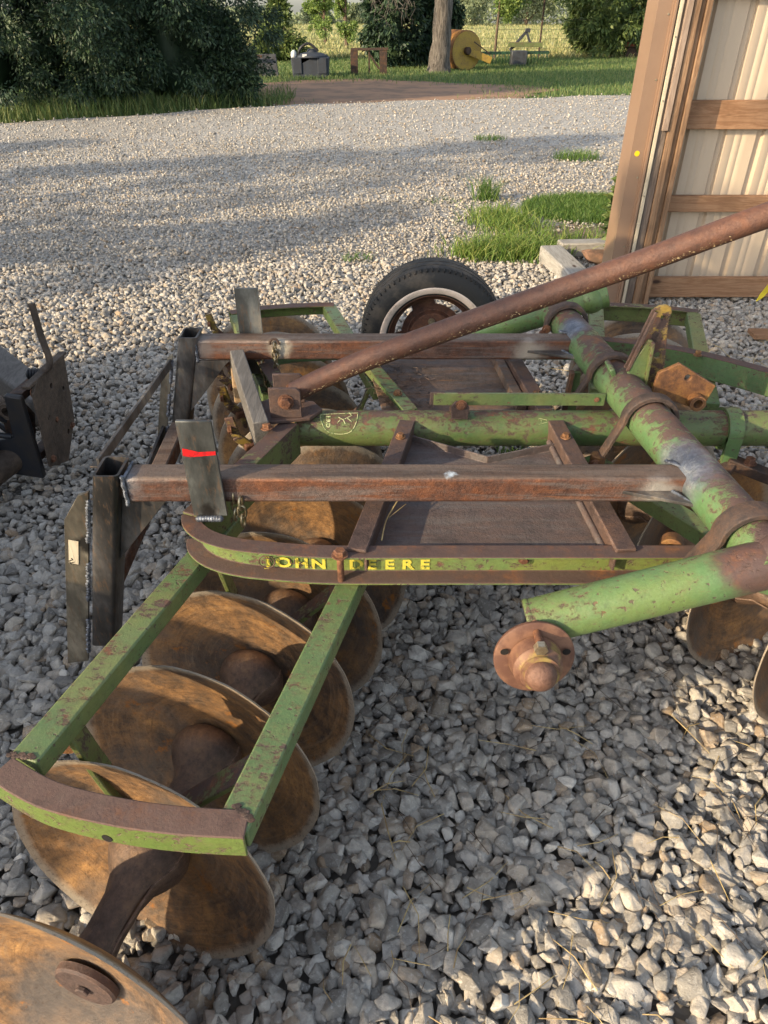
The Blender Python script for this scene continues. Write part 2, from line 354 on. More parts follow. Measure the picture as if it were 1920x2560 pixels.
# ------------------------------------------------------------------ loose stones, real geometry
def ico(sub):
    bm = bmesh.new(); bmesh.ops.create_icosphere(bm, subdivisions=sub, radius=1)
    v = np.array([x.co[:] for x in bm.verts]); f = np.array([[q.index for q in x.verts] for x in bm.faces]); bm.free(); return v, f
def rock_variants(sub, n, rng, npts=15):
    out = []; fmax = 0
    for _ in range(n):
        p = rng.normal(size=({3: 15, 2: 12, 1: 9}[sub], 3)); p /= np.linalg.norm(p, axis=1)[:, None]
        p /= ((np.abs(p) ** 3.2).sum(1) ** (1 / 3.2))[:, None]; p *= rng.uniform(.8, 1.0, (len(p), 1)); p *= np.array([1.12, rng.uniform(.72, 1.0), rng.uniform(.55, .85)])
        bm = bmesh.new(); [bm.verts.new(q) for q in p]; r = bmesh.ops.convex_hull(bm, input=bm.verts[:])
        bmesh.ops.delete(bm, geom=[g for g in bm.verts if not g.link_faces], context='VERTS')
        bmesh.ops.dissolve_limit(bm, angle_limit=R(14), verts=bm.verts[:], edges=bm.edges[:])
        if sub >= 2: bmesh.ops.bevel(bm, geom=bm.edges[:], offset=.10 if sub == 3 else .08, segments=2 if sub == 3 else 1, profile=.6, affect='EDGES', clamp_overlap=True)
        bmesh.ops.triangulate(bm, faces=bm.faces[:])
        if sub == 3:
            bmesh.ops.subdivide_edges(bm, edges=[e for e in bm.edges if e.calc_length() > .45], cuts=1, use_grid_fill=False); bmesh.ops.triangulate(bm, faces=bm.faces[:])
            for v in bm.verts: v.co *= 1 + rng.normal(0, .018)
        bm.verts.index_update(); out.append((np.array([v.co[:] for v in bm.verts]), np.array([[v.index for v in f.verts] for f in bm.faces]))); bm.free()
    return out
def rand_rot(n, rng, tilt):
    a = rng.uniform(0, 2 * PI, n); tx = rng.normal(0, tilt, n); ty = rng.normal(0, tilt, n)
    ca, sa = np.cos(a), np.sin(a); cx, sx = np.cos(tx), np.sin(tx); cy, sy = np.cos(ty), np.sin(ty)
    Rz = np.zeros((n, 3, 3)); Rz[:, 0, 0] = ca; Rz[:, 0, 1] = -sa; Rz[:, 1, 0] = sa; Rz[:, 1, 1] = ca; Rz[:, 2, 2] = 1
    Rx = np.zeros((n, 3, 3)); Rx[:, 0, 0] = 1; Rx[:, 1, 1] = cx; Rx[:, 1, 2] = -sx; Rx[:, 2, 1] = sx; Rx[:, 2, 2] = cx
    Ry = np.zeros((n, 3, 3)); Ry[:, 1, 1] = 1; Ry[:, 0, 0] = cy; Ry[:, 0, 2] = sy; Ry[:, 2, 0] = -sy; Ry[:, 2, 2] = cy
    return Rx @ Ry @ Rz
GRASSY = [(1.12, 7.0, .38), (1.05, 5.98, .42), (2.0, 7.55, .8), (2.6, 7.3, .8), (2.2, 6.3, .8)]
def half(y): return .56 * (.815 * np.maximum(y, 0) + .944) + 1.0
def scatter(y0, y1, sp, rng, margin=0.0):
    ys = np.arange(y0, y1, sp); P = []
    for y in ys:
        h = float(half(y)) + margin; xs = np.arange(-h, h, sp); P.append(np.stack([xs, np.full(len(xs), y)], 1))
    P = np.concatenate(P); return P + rng.uniform(-.42, .42, P.shape) * sp
def stones(name, P, sub, smin, smax, z0, zj, rng, keep=None, label='', fixed=None):
    vs = rock_variants(sub, 40 if sub > 1 else 24, rng)
    if keep is not None: P = P[keep(P)]
    VV = []; FF = []; base = 0; pick = rng.integers(0, len(vs), len(P))
    for k, (v, f) in enumerate(vs):
        Q = P[pick == k]; n = len(Q); s = smin * (smax / smin) ** (rng.beta(1.5, 2.4, n))
        A = v[None] * s[:, None, None] * .5; A = np.einsum('nij,nvj->nvi', rand_rot(n, rng, .42), A)
        A[:, :, 0] += Q[:, 0:1]; A[:, :, 1] += Q[:, 1:2]; A[:, :, 2] += (z0 + rng.uniform(-zj, zj, n) + s * .12)[:, None]
        VV.append(A.reshape(-1, 3)); FF.append((f[None] + (np.arange(n) * len(v))[:, None, None]).reshape(-1, 3) + base); base += n * len(v)
    return tag(npmesh(name, np.concatenate(VV), np.concatenate(FF), M['stone'], smooth=(sub == 3)), label, 'gravel', kind='stuff')
def grass_free(P):
    k = np.ones(len(P), bool)
    for x, y, r in GRASSY: k &= ((P[:, 0] - x) ** 2 / r ** 2 + (P[:, 1] - y) ** 2 / (r * .62) ** 2) > 1
    return k
rg = np.random.default_rng(3)
stones('gravel', np.concatenate([scatter(.1, 2.1, .027, rg), scatter(.1, 2.1, .031, rg)]), 3, .025, .084, .0, .013, rg, label='coarse grey crushed stone covering the yard nearest the camera')
stones('gravel', np.concatenate([scatter(2.1, 5.6, .029, rg), scatter(2.1, 5.6, .036, rg)]), 2, .024, .070, .0, .012, rg, label='grey crushed stone around and behind the disc harrow')
def kmid(P):
    d = (P[:, 1] - 5.6) / 7.0; k = rg.uniform(0, 1, len(P)) < (1.0 - .80 * np.clip(d, 0, 1)); k &= grass_free(P)
    return k
stones('gravel', scatter(5.6, 12.5, .042, rg), 1, .022, .058, -.008, .008, rg, kmid, 'finer gravel strewn over the drive beyond the tyre')
def kfar(P): return (rg.uniform(0, 1, len(P)) < .32) & (P[:, 1] < edgeY(P[:, 0]) + rg.normal(0, .12, len(P))) & ~((P[:, 0] > 2.2) & (P[:, 1] < 5.2))
stones('gravel', scatter(12.5, 21, .075, rg), 1, .028, .065, -.010, .006, rg, kfar, 'pale gravel along the far edge of the drive')
# straw and dry stems lying on the stones
def stems(name, pts, m, label, cat):
    mb = MB()
    for p, ln, a, r in pts:
        x, y, z = p; b = random.uniform(-.3, .3)
        mb.tube([(x, y, z), (x + ln * .5 * math.cos(a), y + ln * .5 * math.sin(a), z + random.uniform(.002, .014)), (x + ln * math.cos(a + b), y + ln * math.sin(a + b), z + random.uniform(-.01, .012))], [r, r, r * .5], 4)
    return tag(mb.build(name, m), label, cat, kind='stuff')
M['straw'] = m_simple('dry_straw', (.5, .38, .17), (.3, .2, .09), .7, 0, 30)
M['twig'] = m_simple('dead_twig', (.12, .085, .06), (.07, .05, .035), .8, 0, 30)
stems('straw', [((random.uniform(-.1, 1.0), random.uniform(.45, 1.3), .03), random.uniform(.05, .16), random.uniform(0, 6.28), random.uniform(.0008, .0015)) for _ in range(70)], M['straw'], 'dry straw stems lying loose on the gravel', 'straw')
stems('straw', [((random.uniform(1.1, 2.3), random.uniform(2.3, 4.0), .035), random.uniform(.05, .3), random.uniform(0, 6.28), random.uniform(.001, .002)) for _ in range(130)], M['straw'], 'scattered straw on the gravel before the shed wall', 'straw')
stems('twigs', [((random.uniform(-.1, 1.1), random.uniform(.6, 1.7), .03), random.uniform(.05, .2), random.uniform(0, 6.28), random.uniform(.0007, .0012)) for _ in range(60)], M['twig'], 'thin dead twigs lying on the gravel', 'twigs')
# ------------------------------------------------------------------ grass
def blade_mat(name, a, b, c):
    t = NT(name); r = t.n('NewGeometry', 8); col = t.ramp(r, [(0, a), (.5, b), (1, c)])
    bs = t.n('BsdfPrincipled', 0, Base_Color=col, Roughness=.55); tr = t.n('BsdfTranslucent', 0, Color=col)
    t.t.links.new(t.n('MixShader', 0, i0=.35, i1=bs, i2=tr), t.out.inputs[0]); return t.m
M['blade'] = blade_mat('grass_blade', (.05, .11, .02), (.10, .20, .035), (.21, .28, .07))
M['blade2'] = blade_mat('lawn_blade', (.06, .12, .035), (.13, .21, .06), (.27, .28, .10))
M['blade3'] = blade_mat('hay_blade', (.18, .22, .08), (.33, .32, .13), (.46, .40, .19))
def blades(name, P, hmin, hmax, w, lean, m, rng, parent=None, zf=None):
    n = len(P); h = rng.uniform(hmin, hmax, n); a = rng.uniform(0, 2 * PI, n); la = rng.uniform(0, 2 * PI, n); ln = rng.uniform(.1, 1, n) * lean * h
    z = zf(P) if zf is not None else np.full(n, -.02)
    B = np.stack([P[:, 0], P[:, 1], z], 1); S_ = np.stack([np.cos(a), np.sin(a), np.zeros(n)], 1) * (w * .5)
    D = np.stack([np.cos(la) * ln, np.sin(la) * ln, np.zeros(n)], 1); Zv = np.array([0, 0, 1.0])
    m1 = B + D * .35 + Zv * (h * .6)[:, None]; tp = B + D + Zv * (h * .93)[:, None]
    V = np.stack([B - S_, B + S_, m1 + S_ * .8, m1 - S_ * .8, tp], 1).reshape(-1, 3)
    i = (np.arange(n) * 5)[:, None]; F = np.concatenate([i + [0, 1, 2], i + [0, 2, 3], i + [3, 2, 4]], 1)
    return npmesh(name, V, F, m, parent)
def disk(n, x, y, r, ry, rng, edge=.6):
    a = rng.uniform(0, 2 * PI, n); q = rng.uniform(0, 1, n) ** edge
    return np.stack([x + r * q * np.cos(a), y + ry * q * np.sin(a)], 1)
rg2 = np.random.default_rng(5)
def gauss(n, x, y, r, ry, rng):
    return np.stack([x + rng.normal(0, r, n), y + rng.normal(0, ry, n)], 1)
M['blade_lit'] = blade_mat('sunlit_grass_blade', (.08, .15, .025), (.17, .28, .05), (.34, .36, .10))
P = np.concatenate([gauss(1300, 1.12, 6.95, .17, .22, rg2), gauss(2300, 1.06, 5.95, .2, .12, rg2), gauss(300, 1.2, 6.4, .18, .2, rg2), gauss(350, .72, 5.9, .12, .1, rg2), gauss(260, 1.6, 6.25, .25, .05, rg2)])
tag(blades('grass', P, .05, .17, .008, 1.3, M['blade_lit'], rg2), 'clump of bright green long grass growing in the gravel beyond the tyre', 'grass', kind='stuff')
P = np.concatenate([disk(15000, 2.15, 7.5, .78, .62, rg2, .65), disk(6000, 2.7, 7.2, .6, .6, rg2, .65), gauss(500, 1.9, 6.5, .4, .2, rg2)])
tag(blades('grass', P, .03, .10, .006, .9, M['blade'], rg2), 'short grass patch left of the shed corner', 'grass', kind='stuff')
sheet('bare_soil', [(1.95 + .75 * math.cos(a) * (1 + .15 * math.sin(3 * a)), 6.45 + .5 * math.sin(a) * (1 + .12 * math.sin(5 * a))) for a in np.linspace(0, 2 * PI, 40)[:-1]], -.008, M['soil'])
def tuft(x, y, r, n, hm, label):
    e = thing('grass_tuft', (x, y, 0), label, 'grass tuft', 'grass tufts growing up through the gravel')
    blades('leaves', disk(n, x, y, r, r * .7, rg2), hm * .45, hm, .007, 1.1, M['blade'], rg2, e)
tuft(1.06, 7.95, .14, 170, .3, 'dark upright grass tuft behind the long grass clump')
tuft(2.55, 10.4, .32, 380, .16, 'low spreading grass tuft on the drive near the shed trim')
tuft(1.62, 12.1, .25, 200, .10, 'faint yellowish grass tuft farthest out on the drive')
tuft(-.22, 5.78, .13, 70, .08, 'tiny grass tuft in open gravel straight behind the tyre')
tuft(.62, 7.9, .2, 60, .05, 'thin sparse grass tuft left of the long grass clump')
tuft(.31, .47, .008, 6, .075, 'single green grass sprout at the bottom of the picture')
tuft(.56, 2.72, .06, 50, .09, 'small weed tuft seen through the gap beside the far weight tray')
# lawn beyond the gravel
P = rg2.uniform([-12, 13.5], [16, 34], (170000, 2)); k = P[:, 1] > edgeY(P[:, 0]) + .25
dd = ((P[:, 0] + .6) / 4.4) ** 2 + ((P[:, 1] - 20) / 3.5) ** 2; k &= (dd > .9 + rg2.normal(0, .22, len(P)))
tag(blades('grass', P[k], .04, .14, .016, .7, M['blade2'], rg2, zf=lambda p: np.full(len(p), -.06)), 'mown lawn between the drive and the fence', 'grass', kind='stuff')
P = rg2.uniform([-11, 14.0], [-2.0, 19], (16000, 2)); k = (P[:, 1] > edgeY(P[:, 0]) + .1) & (P[:, 1] < edgeY(P[:, 0]) + 1.9)
tag(blades('grass', P[k], .06, .42, .012, .9, M['blade2'], rg2, zf=lambda p: np.full(len(p), -.06)), 'tall weedy grass along the foot of the dark cedars', 'grass', kind='stuff')
q = rg2.uniform(0, 1, 60000) ** 1.5; P = np.stack([rg2.uniform(-1, 1, 60000) * (14 + 60 * q), 33.5 + 90 * q], 1)
tag(blades('grass', P, .08, .26, .07, .6, M['blade3'], rg2, zf=lambda p: hfield(p[:, 0], p[:, 1])), 'tall sunlit hay grass of the rising field', 'grass', kind='stuff')
# ------------------------------------------------------------------ trees
def leaf_mat(name, a, b, c, tr=.25):
    t = NT(name); r = t.n('NewGeometry', 8); n = t.noise(1.3, 5, .7)
    v = t.math('ADD', t.math('MULTIPLY', r, .55), t.math('MULTIPLY', n, .5)); col = t.ramp(v, [(.2, a), (.52, b), (.85, c)])
    bs = t.n('BsdfPrincipled', 0, Base_Color=col, Roughness=.6); tl = t.n('BsdfTranslucent', 0, Color=col)
    t.t.links.new(t.n('MixShader', 0, i0=tr, i1=bs, i2=tl), t.out.inputs[0]); return t.m
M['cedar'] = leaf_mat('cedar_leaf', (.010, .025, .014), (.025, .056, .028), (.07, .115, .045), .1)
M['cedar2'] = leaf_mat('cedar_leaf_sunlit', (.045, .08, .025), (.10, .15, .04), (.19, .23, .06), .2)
M['decid'] = leaf_mat('broad_leaf', (.09, .15, .04), (.17, .26, .06), (.30, .36, .09), .35)
M['faroak'] = leaf_mat('hazed_far_leaf', (.13, .17, .10), (.20, .24, .13), (.30, .33, .18), .2)  # leaf tones paled: distance haze is put into the colour
def bark_mat(name, a, b):
    t = NT(name); n = t.noise(9, 8, .7, t.map((3, 3, .35))); c = t.mix(t.step(n, .38, .62), dark(a, .45), b); c = t.mix(t.step(t.noise(30, 5, .7, t.map((3, 3, .5))), .5, .65), c, a)
    return t.fin(c, .95, 0, t.bump(n, 1.0, .05))
M['bark'] = bark_mat('grey_bark', (.12, .10, .085), (.20, .175, .15)); M['bark2'] = bark_mat('brown_bark', (.11, .075, .05), (.16, .11, .075))
def crown(P, O, size, m, rng, parent, core=None, droop=0, asp=2.6, name='crown'):
    n = len(P); d = O / (np.linalg.norm(O, axis=1)[:, None] + 1e-6); d = d + rng.normal(0, .55, (n, 3)); d[:, 2] -= droop; d /= np.linalg.norm(d, axis=1)[:, None]
    q = rng.normal(size=(n, 3)); s_ = np.cross(d, q); s_ /= np.linalg.norm(s_, axis=1)[:, None]; sz = (size * rng.uniform(.55, 1.35, n))[:, None]
    V = np.stack([P - s_ * sz * .18, P + d * sz * asp * .5 - s_ * sz * .5, P + d * sz * asp, P + d * sz * asp * .5 + s_ * sz * .5], 1).reshape(-1, 3)
    i = (np.arange(n) * 4)[:, None]; F = np.concatenate([i + [0, 1, 2], i + [0, 2, 3]], 1).reshape(-1, 3)
    if core is not None:  # solid inner blobs added to block light passing through the leaves
        v, f = ico(3); c, r = core
        for cc, rr in zip(c, r):
            w = v * (1 + .16 * np.sin(v[:, :1] * 5 + cc[0]) * np.cos(v[:, 1:2] * 6 + cc[1])) * np.array(rr) + np.array(cc); F = np.concatenate([F, f + len(V)]); V = np.concatenate([V, w])
    return npmesh(name, V, F, m, parent)
def cedar(x, y, h, r, ncl, nl, size, label, m='cedar', group=None, base=.05, shape='cone', rng=None, trunk=.14, gz=-.06, limbs=True, core=True):
    size *= .5 if size > .06 else .62; nl = int(nl * 2.2)
    rng = rng or np.random.default_rng(int(abs(x * 131 + y * 17)) + 1)
    e = thing('cedar_tree', (x, y, gz), label, 'tree', group)
    MB().tube([(x, y, gz - .1), (x + .05, y, h * .4), (x, y + .05, h * .93)], [trunk, trunk * .7, .02], 10, wob=.06).build('trunk', M['bark2'], e)
    if limbs:
        mb = MB()
        for k in range(14):
            z = gz + h * random.uniform(.12, .75); a = random.uniform(0, 6.28); q = r * .75 * (1 - z / h * .6)
            mb.tube([(x, y, z), (x + q * .5 * math.cos(a), y + q * .5 * math.sin(a), z + .1), (x + q * math.cos(a), y + q * math.sin(a), z + .35)], [trunk * .3, trunk * .2, .008], 6)
        mb.build('limbs', M['bark2'], e)
    u = rng.uniform(0, 1, ncl) ** (1.25 if shape == 'cone' else .9)
    prof = (1 - u) ** .65 * (.55 + .45 * np.minimum(1, u * 6 + .35)) if shape == 'cone' else np.sqrt(np.clip(1 - (2 * u - .75) ** 2 * .75, .05, 1)) * (1 - .25 * u)
    a = rng.uniform(0, 2 * PI, ncl); lob = 1 + .16 * np.sin(a * 3 + x) + .1 * np.sin(a * 5 + u * 9); q = rng.uniform(.62, 1.06, ncl) * r * prof * lob
    C = np.stack([x + q * np.cos(a), y + q * np.sin(a), gz + h * (base + u * (1 - base))], 1)
    cr = rng.uniform(.5, 1.2, ncl) * (.16 + .10 * r)
    idx = np.repeat(np.arange(ncl), nl); g = rng.normal(size=(len(idx), 3)); g /= np.linalg.norm(g, axis=1)[:, None]; g *= (rng.uniform(0, 1, len(idx)) ** .45)[:, None]
    Pp = C[idx] + g * cr[idx][:, None] * np.array([1, 1, .75]); Pp[:, 2] = np.maximum(Pp[:, 2], gz + .03)
    O = g + .6 * (C[idx] - np.array([x, y, h * .4])) / max(r, .5)
    zs = np.linspace(.12, .8, 5); cz = [(x, y, gz + h * z) for z in zs]
    pr = lambda z: ((1 - z) ** .65 * (.55 + .45 * min(1, z * 6 + .35)) if shape == 'cone' else math.sqrt(max(.05, 1 - (2 * z - .75) ** 2 * .75)) * (1 - .25 * z))
    crs = [(r * .40 * pr(z), r * .40 * pr(z), h * .12) for z in zs]
    crown(Pp, O, size, M[m], rng, e, (cz, crs) if core else None, droop=.25, asp=2.8)
    return e
GC = 'dark cedars along the left side of the drive'
for (x, y, h, r, lb) in [(-10.8, 15.6, 7.2, 2.4, 'dark cedar at the far left edge of the picture'), (-7.9, 16.0, 7.8, 2.3, 'tall dark cedar, second from the left in the row'),
                         (-5.6, 17.0, 7.0, 2.0, 'broad dark cedar in the middle of the left row'), (-4.35, 17.6, 8.4, 1.95, 'dark cedar at the right end of the left row, overhanging the dirt track')]:
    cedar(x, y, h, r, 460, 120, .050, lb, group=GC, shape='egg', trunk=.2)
cedar(-3.25, 17.2, 1.5, .62, 70, 60, .07, 'small dark cedar bush at the foot of the left row', shape='egg', trunk=.05, limbs=False)
cedar(.30, 28.6, 5.2, 1.05, 210, 50, .13, 'dark spreading cedar standing behind the thick grey trunk', group=None)
cedar(1.75, 29.5, 6.0, .75, 210, 50, .13, 'dark tall cedar between the grey trunk and the yellow roller')
cedar(-3.9, 31.8, 1.9, .9, 70, 40, .12, 'small feathery cedar behind the black tank by the fence', m='cedar2', trunk=.06)
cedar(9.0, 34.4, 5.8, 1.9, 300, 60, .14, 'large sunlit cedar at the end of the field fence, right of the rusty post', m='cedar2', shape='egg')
cedar(11.6, 38.5, 6.2, 1.5, 160, 50, .16, 'tall cedar farthest right, close to the shed trim', m='cedar2')
# shading trees further left of the drive, outside the picture
cedar(-11.5, .4, 4.6, 1.5, 110, 26, .14, 'cedar beside the drive, nearest to the loader', group='cedars left of the drive beyond the picture', shape='egg', core=False)
cedar(-12.5, 2.8, 6.2, 2.2, 110, 34, .14, 'wide cedar left of the drive beyond the picture', group='cedars left of the drive beyond the picture', shape='egg', core=False)
cedar(-13.5, 6.5, 3.4, 1.6, 110, 26, .14, 'lower cedar at the bend of the drive beyond the picture', group='cedars left of the drive beyond the picture', shape='egg', core=False)
def leafy(x, y, h, r, zb, ncl, nl, size, label, m='decid', trunk=.1, group=None, gz=-.06, lean=0, bark='bark2'):
    size *= .62; nl = int(nl * 2)
    rng = np.random.default_rng(int(abs(x * 57 + y * 91)) + 3); e = thing('leafy_tree', (x, y, gz), label, 'tree', group)
    top = Vector((x + lean, y, gz + h * .8)); MB().tube([(x, y, gz - .1), (x + lean * .3, y, gz + h * .3), tuple(top)], [trunk, trunk * .75, trunk * .25], 10, wob=.05).build('trunk', M[bark], e)
    mb = MB(); C = []; lim = max(5, ncl // 9)
    for k in range(lim):
        z = gz + zb + (h - zb) * rng.uniform(-.05, .6); a = rng.uniform(0, 6.28); q = r * rng.uniform(.5, .95); u = (z - gz) / h
        b = Vector((x + lean * u, y, z)); t = b + Vector((q * math.cos(a), q * math.sin(a), (h - zb) * rng.uniform(.1, .35))); mid = b.lerp(t, .5) + Vector((0, 0, .1))
        mb.tube([b, mid, t], [trunk * .4, trunk * .25, .006], 6)
        for j in range(9): w = rng.uniform(.35, 1.1); C.append(b.lerp(t, w) + Vector(rng.normal(0, r * .2, 3)))
    mb.build('limbs', M[bark], e); C = np.array([tuple(c) for c in C])
    cr = rng.uniform(.5, 1.2, len(C)) * r * .22; idx = np.repeat(np.arange(len(C)), nl); g = rng.normal(size=(len(idx), 3)); g /= np.linalg.norm(g, axis=1)[:, None]; g *= (rng.uniform(0, 1, len(idx)) ** .5)[:, None]
    crown(C[idx] + g * cr[idx][:, None], g, size, M[m], rng, e, asp=1.2); return e
leafy(-3.3, 48, 4.6, 1.0, .25, 120, 45, .12, 'bright green young tree in the field, taller and left of its twin', gz=0)
leafy(-1.9, 43, 3.5, .6, .15, 110, 45, .10, 'slender bright green young tree in the field, nearer and right of its twin', gz=0)
leafy(4.35, 33.2, 3.9, 1.0, 1.2, 80, 40, .11, 'thin young tree behind the hay rake by the fence', trunk=.06, lean=.1)
for (x, y, h, r, lb) in [(-17.5, 118, 2.7, 2.0, 'haze-paled green oak on the field crest, left of the sky gap'), (-9.5, 128, 2.7, 2.2, 'low rounded oak on the field crest, under the sky gap'), (-4.5, 122, 2.4, 1.9, 'small oak on the crest, right of the twin young trees'), (5.5, 116, 6.0, 3.4, 'oak on the field crest behind the grey trunk'), (11.5, 110, 6.4, 3.6, 'pale oak on the crest, above the yellow roller'),
                         (18.5, 112, 6.8, 3.8, 'broad oak on the crest, above the hay rake'), (25.5, 108, 7.2, 4.0, 'oak on the crest, left of the sunlit cedar'), (33, 110, 7, 4, 'oak on the crest behind the sunlit cedar'), (-24, 116, 8, 4.0, 'oak on the crest hidden partly by the dark cedar row')]:
    leafy(x, y, h, r, .2, 90, 60, .3, lb, 'faroak', .2, 'oaks on the crest of the field', gz=float(hfield(x, y)) - .3)
wd = np.random.default_rng(8); n = 60000; X = wd.uniform(-80, 100, n); Yw = wd.uniform(140, 158, n)
hh = 1.0 + .35 * np.sin(X * .31) * np.sin(X * .113 + 1) + .4 * np.sin(X * .9) + np.clip((X - 2) * .2, 0, 4); Zw = -3.5 + wd.uniform(0, 1, n) ** .7 * (hh + 3.5)
o = crown(np.stack([X, Yw, Zw], 1), wd.normal(size=(n, 3)), .42, M['faroak'], wd, None, name='woodland', asp=1.2); tag(o, 'hazy belt of woodland along the horizon beyond the field', 'woodland', kind='stuff')
# old tree with grey trunk
ot = thing('old_tree', (1.75, 26.4, -.06), 'old tree with thick furrowed grey trunk left of the yellow roller', 'tree')
MB().tube(spline([(1.72, 26.4, -.2), (1.74, 26.4, .3), (1.80, 26.4, 1.5), (1.72, 26.4, 2.6), (1.66, 26.4, 4.0), (1.6, 26.5, 6.5)], 5), [.58, .46, .41, .37, .35, .33, .31, .285, .28, .275, .27, .27, .27, .27, .27, .28, .27, .25, .22, .2, .18, .17, .16, .15, .12, .1], 22, wob=.07).build('trunk', M['bark'], ot, ang=60)
mb = MB(); mb.tube([(1.8, 26.4, 2.3), (2.2, 26.4, 2.9), (3.0, 26.3, 3.6), (4.2, 26.2, 4.2)], [.15, .11, .08, .04], 10)
mb.tube([(1.6, 26.3, 2.9), (.9, 26.0, 3.2), (.2, 25.8, 3.0), (-.3, 25.7, 2.4), (-.5, 25.7, 1.9)], [.09, .06, .04, .025, .01], 8)
for k in range(60):
    s = Vector((random.uniform(-.4, .9), 25.8, random.uniform(1.7, 3.1))); p = [s]
    for j in range(4): p.append(p[-1] + Vector((random.uniform(-.18, .18), random.uniform(-.1, .1), random.uniform(-.28, .02))))
    mb.tube(p, [.014, .01, .008, .006, .003], 4)
mb.build('limbs', M['bark'], ot)
rr_ = np.random.default_rng(4); C = np.stack([rr_.uniform(-2.2, 5.2, 120), rr_.uniform(24.5, 28.5, 120), rr_.uniform(4.6, 8.2, 120)], 1); idx = np.repeat(np.arange(120), 45)
g = rr_.normal(size=(len(idx), 3)); crown(C[idx] + g * .28, g, .12, M['decid'], rr_, ot, asp=1.2)
leafy(-9.0, -2.95, 6.6, 1.0, 4.4, 120, 60, .11, 'leafy tree behind the loader, outside the picture, added to shade the harrow', trunk=.14)  # unseen tree, added so its crown shades the middle of the harrow
# bush at the shed corner
e = thing('evergreen_shrub', (1.95, 5.6, 0), 'dark dense evergreen shrub tucked behind the shed corner', 'shrub')
MB().tube([(1.95, 5.6, -.05), (1.95, 5.6, .4)], [.03, .015], 8).build('stem', M['bark2'], e)
g = np.random.default_rng(2).normal(size=(5200, 3)); g /= np.linalg.norm(g, axis=1)[:, None]; g2 = g * np.array([.24, .3, .42]) * RNG.uniform(.7, 1.05, (5200, 1)) + np.array([1.97, 5.6, .38]); g2[:, 2] = np.maximum(g2[:, 2], .02)
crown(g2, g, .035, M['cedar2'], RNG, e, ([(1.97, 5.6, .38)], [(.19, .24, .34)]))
# ------------------------------------------------------------------ sundries: timbers, rock, boards
M['oldwood'] = m_wood('weathered_timber', (.27, .25, .22), (.42, .40, .37), 1); M['oldwoodx'] = m_wood('weathered_board', (.3, .27, .24), (.42, .4, .37), 0)
def beamthing(name, p0, p1, w, h, m, label, cat, bev=.006, grp=None):
    mb = MB(); a, b = Vector(p0), Vector(p1); mb.bar(a, b, w, h); o = mb.build(name, M[m], None, bev); return tag(o, label, cat, grp)
beamthing('landscape_timber', (1.30, 5.72, .06), (1.40, 4.72, .06), .17, .12, 'oldwood', 'weathered grey timber lying toward the shed corner', 'timber', .012)
beamthing('landscape_timber', (1.40, 5.86, .055), (2.1, 5.92, .055), .14, .11, 'oldwoodx', 'weathered grey timber lying crosswise by the shrub', 'timber', .012)
v, f = rock_variants(3, 1, np.random.default_rng(21))[0]; w = v * np.array([.19, .12, .1]) + np.array([1.68, 5.62, .05])
M['brick'] = m_simple('brown_rock', (.24, .13, .08), (.13, .08, .055), .9, 0, 14, .8)
tag(npmesh('brown_rock', w, f, M['brick'], smooth=False), 'rough brown rock lying between the two timbers', 'rock')
# ------------------------------------------------------------------ SHED
def siding_mat():
    t = NT('tan_metal_siding'); n = t.noise(2.5, 6, .6, t.map((3, 1, .5))); c = t.mix(t.step(n, .4, .65), (.55, .44, .325), (.53, .42, .31))
    c = t.mix(t.math('MULTIPLY', t.step(t.noise(40, 4, .6, t.map((4, 1, .25))), .5, .75), .08), c, (.36, .26, .17)); return t.fin(c, .45, .1, t.bump(t.noise(6, 3), .05, .01))
M['siding'] = siding_mat(); M['trim'] = m_simple('brown_trim_paint', (.28, .18, .12), (.26, .165, .11), .4, .1, 3, .03)
M['cream'] = m_wood('pale_pine', (.50, .42, .30), (.58, .50, .37), 2); M['girt'] = m_wood('treated_pine_girt', (.25, .125, .06), (.37, .21, .115), 0)
M['post'] = m_wood('laminated_post', (.19, .105, .055), (.33, .205, .12), 2); M['greypost'] = m_wood('grey_post_board', (.12, .085, .065), (.21, .16, .125), 2)
M['battenw'] = m_wood('batten_wood', (.27, .19, .14), (.36, .27, .21), 2)
sh = thing('pole_shed', (2.4, 4.75, 0), 'tan metal pole shed with open timber framing and brown corner trim', 'shed')
ZT = 3.2; WX = 6.2
prof = []; x = 1.735
while x < WX:
    prof += [(x, 4.80), (x + .05, 4.80), (x + .062, 4.822), (x + .088, 4.822), (x + .10, 4.80), (x + .145, 4.80), (x + .149, 4.803), (x + .155, 4.803), (x + .159, 4.80), (x + .19, 4.80), (x + .194, 4.803), (x + .2, 4.803), (x + .204, 4.80)]; x += .2286
mb = MB(); bm = mb.bm
lo = [bm.verts.new((a, b, .02)) for a, b in prof]; hi = [bm.verts.new((a, b, ZT)) for a, b in prof]
for i in range(len(lo) - 1): bm.faces.new((lo[i], lo[i + 1], hi[i + 1], hi[i]))
mb.build('wall', M['siding'], sh)
def girt(z, h, y=4.765): MB().box(((1.745 + WX) / 2, y, z), (WX - 1.745, .04, h)).build('girt', M['girt'], sh, .004)
girt(.105, .13, 4.75); girt(.625, .095); girt(1.115, .15); girt(1.75, .15); girt(2.4, .15); girt(3.0, .15)
for (x0, x1, y0, mm) in [(1.560, 1.583, 4.60, 'cream'), (1.585, 1.634, 4.615, 'greypost'), (1.636, 1.678, 4.605, 'post'), (1.680, 1.707, 4.625, 'post'), (1.709, 1.740, 4.61, 'post')]:
    MB().box(((x0 + x1) / 2, y0 + .09, ZT / 2), (x1 - x0, .18, ZT)).build('post_board', M[mm], sh, .004)
MB().bar((1.615, 4.603, 1.05), (1.615, 4.603, ZT), .02, .034, (1, 0, 0)).build('batten', M['battenw'], sh, .003)
